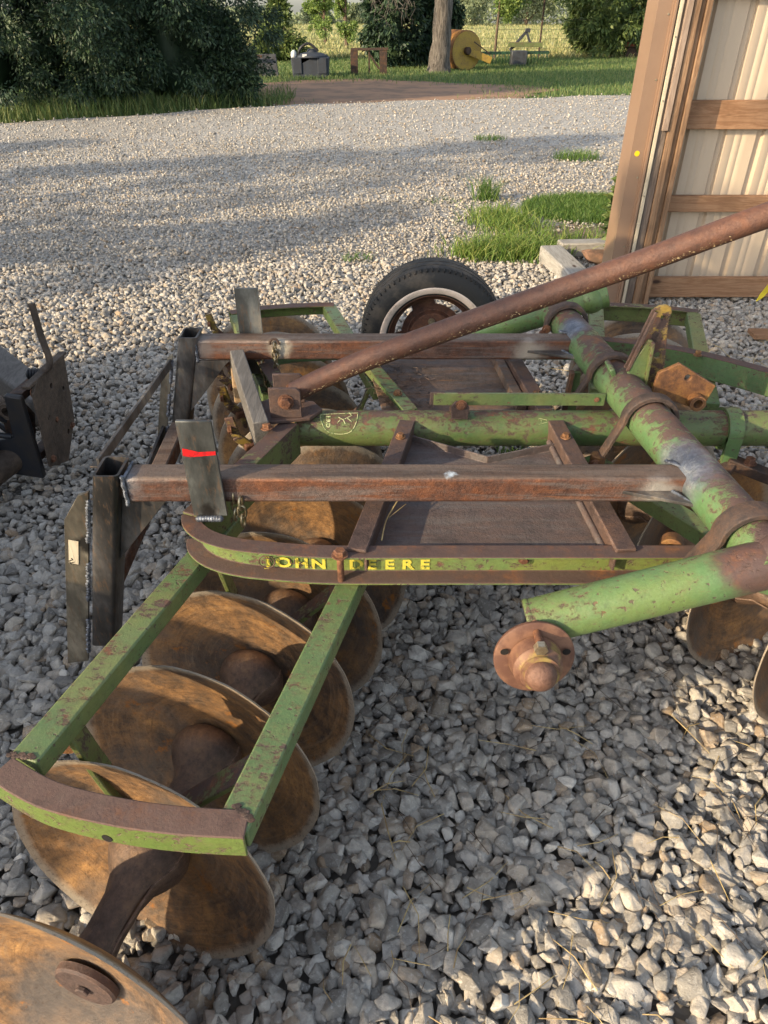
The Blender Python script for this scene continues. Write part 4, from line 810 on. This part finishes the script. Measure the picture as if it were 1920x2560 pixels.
# --- new square tube beams, mast posts, quick attach plate, flat bars
ZB = .768; BW = .064
for (yb, x0, x1, mm) in [(1.325, -.565, .665, 'beam'), (2.105, -.578, .585, 'beam')]:
    b = MB().bar((x0, yb, ZB), (x1, yb, ZB), BW, BW).build('cross_beam', M[mm], hw, .008, 3)
    xs = x1 - .045
    MB().prism([(-.10, 0), (.02, 0), (.045, -.055)], (xs, yb - .031, ZB - .008), (1, 0, 0), (0, 1, 0), .008).build('gusset', M['scale'], b, .001)
    mb = MB()
    for k in range(26):
        a = k / 25; mb.ball((xs + .012 + .045 * abs(math.sin(a * 2.2)), yb + .034 - .075 * a, ZB + .036 - .03 * a + .01 * math.sin(a * 3)), .0065, 1, (1, 1, .7))
    for k in range(14): a = k / 13; mb.ball((xs + .01 + .035 * a, yb - .035 - .05 * a, ZB + .0 - .004 * a), .005, 1)
    for k in range(18): mb.ball((x0 - .001, yb - .034 + .002 * math.sin(k), ZB + .036 - .070 * k / 17), .0055, 1)
    for k in range(14): mb.ball((x0 + .003, yb - .03 + .06 * k / 13, ZB + .034), .0045, 1)
    mb.build('weld_bead', M['weld'], b)
def tilt(x, z): return x - (.80 - z) * .24     # the mast leans out at its foot
def hollow(y, x=-.600, w=.058, d=.088, z0=.30, z1=.812):
    mb = MB(); bm = mb.bm; o = []
    for z in (z0, z1):
        for sx, sy, k in ((w / 2, d / 2, 0), (w / 2 - .006, d / 2 - .006, 1)):
            rr = .012 if k == 0 else .007
            pts = []
            for cx, cy, a0 in ((1, 1, 0), (-1, 1, 90), (-1, -1, 180), (1, -1, 270)):
                for j in range(4): a = R(a0 + 30 * j); pts.append(bm.verts.new((tilt(x, z) + cx * (sx - rr) + rr * math.cos(a), y + cy * (sy - rr) + rr * math.sin(a), z)))
            o.append(pts)
    n = 16
    for i in range(n):
        j = (i + 1) % n
        bm.faces.new((o[0][i], o[0][j], o[2][j], o[2][i])); bm.faces.new((o[1][j], o[1][i], o[3][i], o[3][j])); bm.faces.new((o[2][i], o[2][j], o[3][j], o[3][i])); bm.faces.new((o[0][j], o[0][i], o[1][i], o[1][j]))
    return mb
pn = hollow(1.325).build('mast_post', M['scale'], hw); pf = hollow(2.105, z0=.42).build('mast_post', M['scale'], hw)
for (y, z0, par) in [(1.30, .235, pn), (2.06, .42, pf)]:
    pw = .058 if y < 2 else .034
    sp = MB().prism([(tilt(-.637, z0) - .002, z0), (tilt(-.637 - pw, z0), z0 - .01), (tilt(-.637 - pw, .70), .69), (tilt(-.637 - pw * .4, .745), .755), (tilt(-.637, .76), .765)], (0, y, 0), (1, 0, 0), (0, 0, 1), .010).build('side_plate', M['scalelite'], par, .001)
    mb = MB()
    for k in range(60):
        z = .74 - (.74 - z0) * k / 59
        if (k // 7) % 3 != 2: mb.ball((tilt(-.640, z) + .002 * random.random(), y - .009 + .003 * random.random(), z), .0068, 1)
    mb.build('weld_bead', M['weld'], par)
    MB().prism([(tilt(-.57, .735), .735), (-.478, .735), (-.49, .725), (tilt(-.57, .56), .56)], (0, y + .02, 0), (1, 0, 0), (0, 0, 1), .009).build('gusset', M['scale'], par, .001)
    if y < 2:
        MB().box((tilt(-.672, .60), y - .0115, .60), (.022, .001, .07), Matrix.Rotation(R(13.5), 3, 'Y')).build('paper_tag', M['paper'] if 'paper' in M else M['cream'], par)
        glyphs([('TL', (tilt(-.672, .575), y - .0118, .575), (.3 * -1, 0, 1), (-1, 0, -.3), .016, 1, 0)], par, 'tag_lettering', M['hole'])
MB().bar((-.640, 1.36, .795), (-.658, 2.07, .735), .006, .026).bar((-.650, 1.36, .787), (-.668, 2.07, .725), .022, .005).build('top_angle', M['scale'], hw, .001)
MB().bar((tilt(-.61, .40), 1.36, .42), (tilt(-.60, .5), 2.07, .5), .05, .05).build('lower_tube', M['beam'], hw, .006)
MB().prism([(0, 0), (.70, .06), (.70, .16), (.0, .10)], (tilt(-.645, .36), 1.36, .36), (-.03, 1, .0), (.30, 0, 1), .008).build('attach_plate', M['scale'], hw, .001)
t_ = NT('red_marker'); M['red'] = t_.fin(t_.mix(t_.step(t_.noise(70, 5, .7), .42, .6), (.62, .01, .012), (.35, .01, .015)), .4)
fb = MB().prism([(-.036, 0), (.038, 0), (.034, .235), (-.038, .235)], (-.385, 1.286, .712), (1, 0, 0), (0, 0, 1), .009).build('flat_bar', M['flat'], hw, .001)
MB().prism([(-.035, .155), (-.02, .152), (.0345, .157), (.0345, .166), (.0, .164), (-.033, .173)], (-.385, 1.2763, .712), (1, 0, 0), (0, 0, 1), .0008).build('paint_mark', M['red'], fb)
fb2 = MB().prism([(-.036, 0), (.038, 0), (.034, .28), (-.038, .28)], (-.418, 2.158, .655), (1, 0, 0), (0, 0, 1), .009).build('flat_bar', M['flat'], hw, .001)
mb = MB(); 
for k in range(9): mb.ball((-.41 + .006 * k, 1.273, .707), .0078, 2)
mb.build('weld_bead', M['weld'], fb)
# chains
def chain(p0, n, sag, name='chain', ll=.030):
    mb = MB(); p = Vector(p0)
    for k in range(n):
        d = Vector((sag[0] * k, sag[1], -1)).normalized(); u = Vector((1, 0, 0)) if k % 2 else Vector((.25, 1, 0)); u = (u - d * u.dot(d)).normalized(); c = p + d * ll * .5
        mb.tube([c + d * math.cos(a) * (ll * .5 + .002) * (1 if abs(math.cos(a)) > .5 else 1) + u * math.sin(a) * .009 for a in [2 * PI * j / 16 for j in range(16)]], .0030, 7, closed=True); p = p + d * (ll - .007)
    return mb.build(name, M['chain'], hw)
chain((-.335, 2.066, .795), 6, (-.006, 0)); chain((-.385, 2.11, .72), 4, (.09, 0)); chain((-.315, 1.285, .755), 3, (0, 0)); chain((-.330, 1.30, .762), 3, (-.06, 0))
mb = MB(); mb.tube([Vector((-.335, 2.07, .79)) + Vector((.014 * math.cos(a), -.004, .018 * math.sin(a))) for a in [PI * k / 10 for k in range(11)]], .004, 8); mb.build('chain_eye', M['dark'], hw)
# long jack pipe from the clevis
pj = spline([(-.245, YC + .002, .775), (-.13, YC - .006, .836), (.02, YC - .02, .905), (.30, 1.725, 1.020), (.60, 1.69, 1.145), (.85, 1.66, 1.256), (1.5, 1.585, 1.53), (2.1, 1.515, 1.79)], 5)
jp = MB().tube(pj, .0280, 36).build('jack_pipe', M['longpipe'], hw)
M['fleck'] = m_simple('old_cream_paint', (.40, .31, .17), (.26, .18, .09), .8, 0, 60)
mb = MB(); rr2 = random.Random(4)
for k in range(420):
    u = rr2.random() ** .8 * (len(pj) - 12); i = int(u); q = pj[i].lerp(pj[i + 1], u - i); d = (pj[i + 1] - pj[i]).normalized(); s2 = d.cross(Vector((0, 0, 1))).normalized(); w2 = s2.cross(d)
    a = rr2.gauss(-.48, .12) + rr2.choice([0, 0, .12, .2, -.1]) * rr2.random(); n_ = s2 * math.cos(a) + w2 * math.sin(a); mb.ball(q + n_ * .0279, rr2.choice([.0004, .0005, .0007, .0007, .001, .0016]), 1, (1.6, 1, .9))
mb.build('paint_flecks', M['fleck'], jp)
# ------------------------------------------------------------------ gangs
RD = .284; RSPH = .58
def disc_mesh():
    mb = MB(); n = 14; pr = [(RSPH - math.sqrt(RSPH ** 2 - r * r), r) for r in [RD * k / n for k in range(n + 1)]]; prof = [(h, max(r, .004)) for h, r in pr] + [(h - .0045, max(r - .0008, .003)) for h, r in pr[::-1]]
    bm = mb.bm; seg = 120; rings = []
    rd = random.Random(2); jag = [1 + .0035 * math.sin(k * .7) + .002 * rd.uniform(-1, 1) for k in range(seg)]
    for h, r in prof: rings.append([Vector((r * (jag[k] if r > .25 else 1) * math.cos(2 * PI * k / seg), r * (jag[k] if r > .25 else 1) * math.sin(2 * PI * k / seg), h)) for k in range(seg)])
    mb.ring_skin(rings, False, False); return mb.mesh('harrow_disc', Vector((0, 0, 0)), 50)
DISC = disc_mesh(); DISC.materials.append(M['disc'])
def spool_mesh(Ln):
    mb = MB().lathe([(.0, .066), (.012, .077), (.03, .082), (.052, .078), (.072, .064), (.090, .048), (.12, .038), (Ln - .06, .036), (Ln - .03, .040), (Ln - .012, .042), (Ln - .008, .042)], (0, 0, 0), (0, 0, 1), 36)
    for s_ in (-1, 1): mb.tube([(.075 * s_, 0, .010), (.0815 * s_, 0, .032), (.075 * s_, 0, .058), (.050 * s_, 0, .088), (.0375 * s_, 0, Ln - .06), (.040 * s_, 0, Ln - .03)], .0028, 6)
    return mb.mesh('spool', Vector((0, 0, 0)))
SP = spool_mesh(.234); SP.materials.append(M['dark'] if False else m_rust('spool_rust', (.10, .066, .050), (.17, .105, .07), (.28, .17, .09), 9, metal=.3, ro=(.35, .6)))
def gang(cs, out, frame_parent, end=True, spd=None):
    """cs: disc centres from the outer end inward; out: direction the hollow side faces"""
    out = Vector(out).normalized(); cs = [tuple(Vector(c) - out * .072) for c in cs]; qd = out.to_track_quat('Z', 'Y'); off = ORG[frame_parent.name]
    axis = (Vector(cs[0]) - Vector(cs[-1])).normalized()
    for i, c in enumerate(cs):
        o = bpy.data.objects.new('disc', DISC); COL.objects.link(o); o.parent = frame_parent; o.location = Vector(c) - off; o.rotation_mode = 'QUATERNION'; o.rotation_quaternion = qd @ Quaternion((0, 0, 1), i * 1.3 + c[1])
        if i < len(cs) - 1:
            q = (axis if spd is None else Vector(spd)).to_track_quat('Z', 'Y'); o = bpy.data.objects.new('spool', SP); COL.objects.link(o); o.parent = frame_parent
            st = Vector(cs[i + 1]) if out.dot(axis) > 0 else Vector(cs[i]); dr = axis if out.dot(axis) > 0 else -axis
            dl = (Vector(cs[i]) - Vector(cs[i + 1])).length; o.location = st - off + dr * .004; o.scale = (1, 1, dl / .234); o.rotation_mode = 'QUATERNION'; o.rotation_quaternion = dr.to_track_quat('Z', 'Y') @ Quaternion((0, 0, 1), .35)
    if end:
        c = Vector(cs[0]) + axis * (.004 if out.dot(axis) > 0 else .0); mb = MB(); mb.lathe([(0, .058), (.012, .058), (.016, .054)], c + axis * .002, axis, 36); mb.bolt(c + axis * .016, axis, .013, .010, False); mb.build('end_washer', M['member'], frame_parent)
def bars(segs, name='gang_frame', m='bar', z=.5945, w=.054, h=.044):
    mb = MB()
    for a, b in segs: mb.bar((*a, z), (*b, z), w, h)
    return mb
# near front gang
B1 = ((-.37, 1.43), (-.598, .722)); B2 = ((-.01, 1.40), (-.232, .600))
arc = spline([(-.625, .705, .5975), (-.53, .658, .5975), (-.415, .629, .5975), (-.31, .614, .5975), (-.208, .608, .5975)], 6)
gf = bars([B1, B2]).build('gang_frame', M['bar'], hw, .004, 2)
M['cap'] = m_green('end_channel_paint', (.11, .17, .04), rust=.40, top=.75, green2=(.13, .18, .045), topcol=(.13, .078, .062))
ec = MB().sweep([(-.026, -.030), (-.020, -.030), (-.020, .015), (.021, .015), (.021, .021), (-.026, .021)], [p for p in arc][::-1]); ec = ec.build('end_channel', M['cap'], gf, .002)
MB().lathe([(0, .009), (.0007, .009)], (-.43, .6055, .578), (-.22, -.97, 0), 20).build('bolt_hole', M['hole'], ec)
mb = MB(); 
for k in range(9): mb.ball((-.203 - .028 * k / 8, .612 + .024 * k / 8 + .003 * math.sin(k * 2), .6175), .005, 1, (1.5, 1, .5)); mb.ball((-.622 + .04 * k / 8, .728 - .004 * k / 8 + .003 * math.sin(k * 2), .6175), .005, 1, (1.5, 1, .5))
mb.build('weld_bead', M['dark'], ec)
ZD = .268
cs = [(-.528, .470, ZD), (-.474, .726, ZD), (-.408, .950, ZD), (-.342, 1.175, ZD), (-.276, 1.400, ZD), (-.210, 1.630, ZD)]
OUT = (-.28, -.96, .09); gang(cs, OUT, gf)
def standards(frame, f_, pts):
    for (x, y, bl, br) in pts:
        P_ = [f_(p) for p in [(bl, y, .575), (bl + .02, y, .47), (x - .05, y, .32), (x - .03, y, .30), (x + .03, y, .30), (x + .06, y, .34), (br - .03, y, .50), (br, y, .575)]]
        mb = MB(); 
        for i in range(len(P_) - 1): mb.bar(P_[i], P_[i + 1] + (P_[i + 1] - P_[i]).normalized() * .004, .055, .012, (0, .02, 1) if abs(P_[i + 1].z - P_[i].z) < .2 else (1, 0, 0.2))
        mb.box(f_((x, y, .27)), (.10, .06, .08)); mb.build('bearing_standard', M['lite'], frame, .003)
standards(gf, lambda p: Vector(p), [(-.455, .815, -.56, -.175), (-.30, 1.318, -.40, -.05)])
def scrapers(frame, f_, cs, l=-1):
    for i, c in enumerate(cs):
        b = f_((c[0] - .215, c[1] + .13, .575)); m_ = f_((c[0] - .20, c[1] + .12, .50)); e_ = f_((c[0] - .165, c[1] + .095, .45))
        mb = MB(); mb.bar(b, m_, .030, .008, (0, 1, 0)); mb.bar(m_, e_, .034, .009, (0, 1, 0)); mb.tube([e_, e_ + Vector((.01, -.015 if f_ is not my else .015, -.06))], .012, 10); sc = mb.build('scraper', M['yellow'], frame, .003)
        MB().box(e_ + Vector((.0, 0, .005)), (.042, .028, .03), Matrix.Rotation(.5, 3, 'Z') @ Matrix.Rotation(.4, 3, 'X')).build('clamp', M['bolt'], sc, .006)
        MB().bolt(m_ + Vector((-.012, -.01, .03)), (-1, -.3, 0), .011, .012).build('bolt', M['bolt'], sc)
mb = MB(); mb.prism([(0, 0), (.05, -.05), (.02, -.07), (0, -.07)], (-.605, .83, .56), (1, 0, 0), (0, 0, 1), .008, holes=[(.01, -.012, .006)]).build('scraper_plate', M['orange'], gf, .001)
# far front gang, the mirror image
gf2 = bars([(my((*B1[0], 0)).xy[:], my((*B1[1], 0)).xy[:]), (my((*B2[0], 0)).xy[:], my((*B2[1], 0)).xy[:])]).build('gang_frame', M['bar'], hw, .004, 2)
MB().sweep([(-.026, -.030), (-.020, -.030), (-.020, .015), (.021, .015), (.021, .021), (-.026, .021)], [my(p) for p in arc]).build('end_channel', M['cap'], gf2, .002)
gang([tuple(my(c)) for c in cs], (-.28, .96, .09), gf2); standards(gf2, my, [(-.455, .815, -.56, -.175), (-.30, 1.318, -.40, -.05)]); scrapers(gf2, my, cs[:5])
# near rear gang
gr = bars([((.57, 1.70), (.98, 1.02)), ((1.10, 1.92), (1.52, 1.16))]).build('gang_frame', M['bar'], hw, .004, 2)
gang([(1.29, 1.145, ZD), (1.19, 1.345, ZD), (1.09, 1.55, ZD), (.99, 1.755, ZD), (.885, 1.955, ZD)], (.445, -.895, .09), gr, end=False)
mb = MB(); mb.lathe([(-.022, .013), (-.022, .026), (.022, .026), (.022, .013), (-.022, .013)], (.635, 1.235, .66), (-.4, -.9, .2), 24, caps=False); mb.bar((.635, 1.24, .64), (.625, 1.25, .54), .035, .03); mb.build('bearing_arm', M['orange'], gr, .002)
MB().prism([(0, 0), (.10, 0), (.09, -.04), (.05, -.06), (.01, -.04)], (.83, 1.22, .60), (1, .1, 0), (0, 0, 1), .012).build('scraper_plate', M['orange'], gr, .003)
# far rear gang
far_c = [(1.13, 2.985, ZD), (1.065, 2.765, ZD), (1.0, 2.545, ZD), (.935, 2.325, ZD), (.87, 2.11, ZD)]
gr2 = bars([((.885, 2.90), (.70, 2.12)), ((1.262, 2.83), (1.03, 2.02))]).build('gang_frame', M['bar'], hw, .004, 2)
MB().sweep([(-.022, -.055), (-.016, -.055), (-.016, .016), (.022, .016), (.022, .022), (-.022, .022)], spline([(.865, 2.925, .5975), (1.0, 2.915, .5975), (1.15, 2.885, .5975), (1.285, 2.84, .5975)], 5)).build('end_channel', M['lite'], gr2, .002)
gang(far_c, (.28, .96, 0), gr2)
MB().bolt((.73, 2.36, ZR1), (0, 0, 1), .011, .016).bolt((1.03, 2.20, ZR1), (0, 0, 1), .010, .016).build('bolt', M['orange'], rail_f)
# timbers resting on the far front gang
M['darkwood'] = m_wood('dark_weathered_timber', (.11, .10, .09), (.18, .165, .15), 1); M['brownwood'] = m_wood('brown_board', (.30, .19, .10), (.42, .28, .15), 1)
beamthing('grey_board', (-.452, 2.06, .735), (-.325, 1.66, .70), .042, .085, 'darkwood', 'weathered grey board wedged by the hitch between the welded beams', 'board', .003)
beamthing('brown_board', (-.495, 2.26, .69), (-.435, 1.98, .665), .05, .06, 'brownwood', 'brown splintered board under the far welded beam', 'board', .004)
# ================================================================== LOADER
ld = thing('skid_steer_loader', (-3.3, 1.75, 0), 'black skid steer loader with worn quick coupler plate at the left edge', 'loader')
XL = -1.42
cp = MB(); cp.prism([(2.44, .12), (2.60, .05), (2.74, .18), (2.77, .46), (2.50, .475), (2.445, .44)], (XL + .06, 0, 0), (0, 1, 0), (.06, 0, 1), .010, holes=[(2.60, .40, .012), (2.70, .34, .010), (2.52, .30, .010), (2.66, .16, .012)])
cp.bar((XL + .065, 2.52, .08), (XL + .085, 2.52, .46), .012, .022, (1, 0, 0)); cp.bar((XL + .065, 2.62, .10), (XL + .085, 2.62, .46), .01, .022, (1, 0, 0)); cp.bar((XL + .08, 2.43, .47), (XL + .09, 2.78, .465), .03, .012)
cpl = cp.build('coupler_plate', M['tan'], ld, .002)
MB().prism([(0, -.02), (.11, -.04), (.12, .32), (.06, .33), (.04, .15), (-.10, .12), (-.22, .0)], (XL - .06, 2.44, .12), (1, 0, 0), (0, 0, 1), .03).build('arm_bracket', M['black'], ld, .006)
MB().tube(spline([(XL + .07, 2.56, .40), (XL + .085, 2.58, .46), (XL + .115, 2.60, .50), (XL + .10, 2.62, .60), (XL + .09, 2.64, .72)], 4), [.013] * 17, 10).build('latch_handle', M['tan'], ld)
mb = MB()
for k in range(6): mb.lathe([(0, .02), (.006, .024), (.010, .02)], (XL + .015 + k * .012, 2.60, .45), (1, 0, 0), 14)
mb.build('spring', M['black'], ld)
MB().tube([(XL - .03, 2.47, .40), (XL - .20, 2.36, .30)], .027, 20).build('cylinder', M['tan'], ld); MB().tube([(XL - .17, 2.38, .32), (XL - .33, 2.29, .24)], .020, 18).build('cylinder_rod', M['chrome'], ld)
MB().tube([(XL - .05, 2.46, .17), (XL - .18, 2.22, .12), (XL - .5, 1.62, .02 + .1)], .055, 26).build('torque_tube', M['tan'], ld)
MB().tube([(XL - .19, 2.37, .22), (XL - .10, 2.40, .22)], .05, 20).build('pivot_boss', M['dark'], ld)
MB().prism([(-2.6, .55), (-1.9, .25), (-1.62, .12), (-1.58, .28), (-1.9, .48), (-2.5, .95), (-3.9, 1.15), (-3.9, .98)], (0, 2.36, 0), (1, 0, 0), (0, 0, 1), .12).build('lift_arm', M['black'], ld, .01)
MB().prism([(-2.6, .55), (-1.9, .25), (-1.62, .12), (-1.58, .28), (-1.9, .48), (-2.5, .95), (-3.9, 1.15), (-3.9, .98)], (0, .74, 0), (1, 0, 0), (0, 0, 1), .12).build('lift_arm', M['black'], ld, .01)
MB().prism([(-4.3, .3), (-2.6, .3), (-2.45, .55), (-2.7, 1.35), (-4.3, 1.5)], (0, 2.2, 0), (1, 0, 0), (0, 0, 1), 1.45).build('body', M['black'], ld, .03)
mb = MB(); 
for x_ in (-3.75, -2.75):
    for y_ in (.95, 2.05): mb.bar((x_, y_, 1.3), (x_, y_, 2.1), .06, .06, (1, 0, 0))
mb.box((-3.25, 1.5, 2.12), (1.15, 1.2, .06)); mb.box((-3.6, 1.5, 1.65), (.35, 1.0, .75)); mb.build('cab', M['black'], ld, .01)
for x_ in (-2.75, -3.85):
    for y_ in (.62, 2.42): MB().lathe([(-.11, .2), (-.12, .3), (-.10, .37), (.10, .37), (.12, .3), (.11, .2)], (x_, y_, .36), (0, 1, 0), 32).build('wheel', M['rubber'], ld)
beamthing('timber_post', (-1.98, 3.22, .30), (-1.55, 2.93, .13), .15, .15, 'darkwood', 'weathered square timber leaning behind the loader coupler', 'timber', .012)
for k, (a, b, c_) in enumerate([((-1.46, 2.44, .33), (-1.56, 2.34, .42), (-1.80, 2.28, .36)), ((-1.45, 2.42, .27), (-1.58, 2.38, .30), (-1.82, 2.33, .24)), ((-1.48, 2.50, .22), (-1.60, 2.52, .30), (-1.9, 2.5, .34))]):
    MB().tube(spline([a, b, c_], 6), .011, 10).build('hydraulic_hose', M['black'], ld)
mb = MB(); mb.prism([(0, 0), (.10, .02), (.13, .16), (.08, .24), (.0, .2)], (XL - .09, 2.50, .16), (1, 0, 0), (0, .1, 1), .012, holes=[(.06, .12, .022), (.05, .05, .012)]); mb.bar((XL + .02, 2.46, .42), (XL + .05, 2.74, .42), .05, .03); mb.bar((XL + .02, 2.46, .16), (XL + .05, 2.72, .16), .05, .03); mb.build('coupler_frame', M['dark'], ld, .002)
mb = MB()
for y_, z_ in ((2.47, .43), (2.73, .43), (2.47, .14), (2.70, .17), (2.58, .26)): mb.bolt((XL + .078, y_, z_), (1, 0, .05), .012, .012)
mb.build('bolts', M['bolt'], ld); MB().lathe([(-.04, .02), (-.04, .034), (.04, .034), (.04, .02), (-.04, .02)], (XL - .02, 2.47, .37), (0, 1, 0), 24, caps=False).build('pin_boss', M['tan'], ld)
lb = thing('shade_lumber_stack', (-3.0, .14, 0), 'stack of weathered lumber outside the picture, added beside the loader to cast shade', 'lumber')  # unseen stack, added to throw shade over the discs and near gravel
for k in range(9): MB().box((-3.0 + .03 * (k % 3), .14, .07 + .13 * k), (1.1, .84 - .05 * (k % 2), .12)).build('shade_stack_layer', M['oldwood'], lb, .005)
# ================================================================== LIGHT, SKY, CAMERA
EL, AZ = R(19), R(31)
sd = Vector((-math.cos(AZ) * math.cos(EL), -math.sin(AZ) * math.cos(EL), math.sin(EL)))
sl_ = bpy.data.lights.new('sun', 'SUN'); sl_.energy = 7.0; sl_.angle = R(.55); sl_.color = (1.0, .80, .52)
so = bpy.data.objects.new('sun', sl_); COL.objects.link(so); so.rotation_euler = sd.to_track_quat('Z', 'Y').to_euler()
w = bpy.data.worlds.new('World'); S.world = w; w.use_nodes = True; nt = w.node_tree; nt.nodes.clear()
sk = nt.nodes.new('ShaderNodeTexSky'); sk.sky_type = 'NISHITA'; sk.sun_disc = False; sk.sun_elevation = EL; sk.sun_rotation = math.atan2(sd.x, sd.y); sk.air_density = 1.0; sk.dust_density = 1.6; sk.ozone_density = 1.0
bg = nt.nodes.new('ShaderNodeBackground'); bg.inputs[1].default_value = .34; wo = nt.nodes.new('ShaderNodeOutputWorld')
hs = nt.nodes.new('ShaderNodeHueSaturation'); hs.inputs['Saturation'].default_value = .60; nt.links.new(sk.outputs[0], hs.inputs['Color']); nt.links.new(hs.outputs[0], bg.inputs[0]); nt.links.new(bg.outputs[0], wo.inputs[0])
cd = bpy.data.cameras.new('camera'); co = bpy.data.objects.new('camera', cd); COL.objects.link(co); S.camera = co
co.location = (0, 0, 1.63); co.rotation_euler = (R(90 - 35.4), 0, 0); cd.sensor_fit = 'VERTICAL'; cd.sensor_height = 36; cd.lens = 18 / (1106 / 1534); cd.clip_start = .05; cd.clip_end = 2000
S.view_settings.view_transform = 'Standard'; S.view_settings.look = 'None'; S.view_settings.exposure = 0; S.view_settings.gamma = 1
S.render.engine = 'CYCLES'; S.render.resolution_x = 768; S.render.resolution_y = 1024
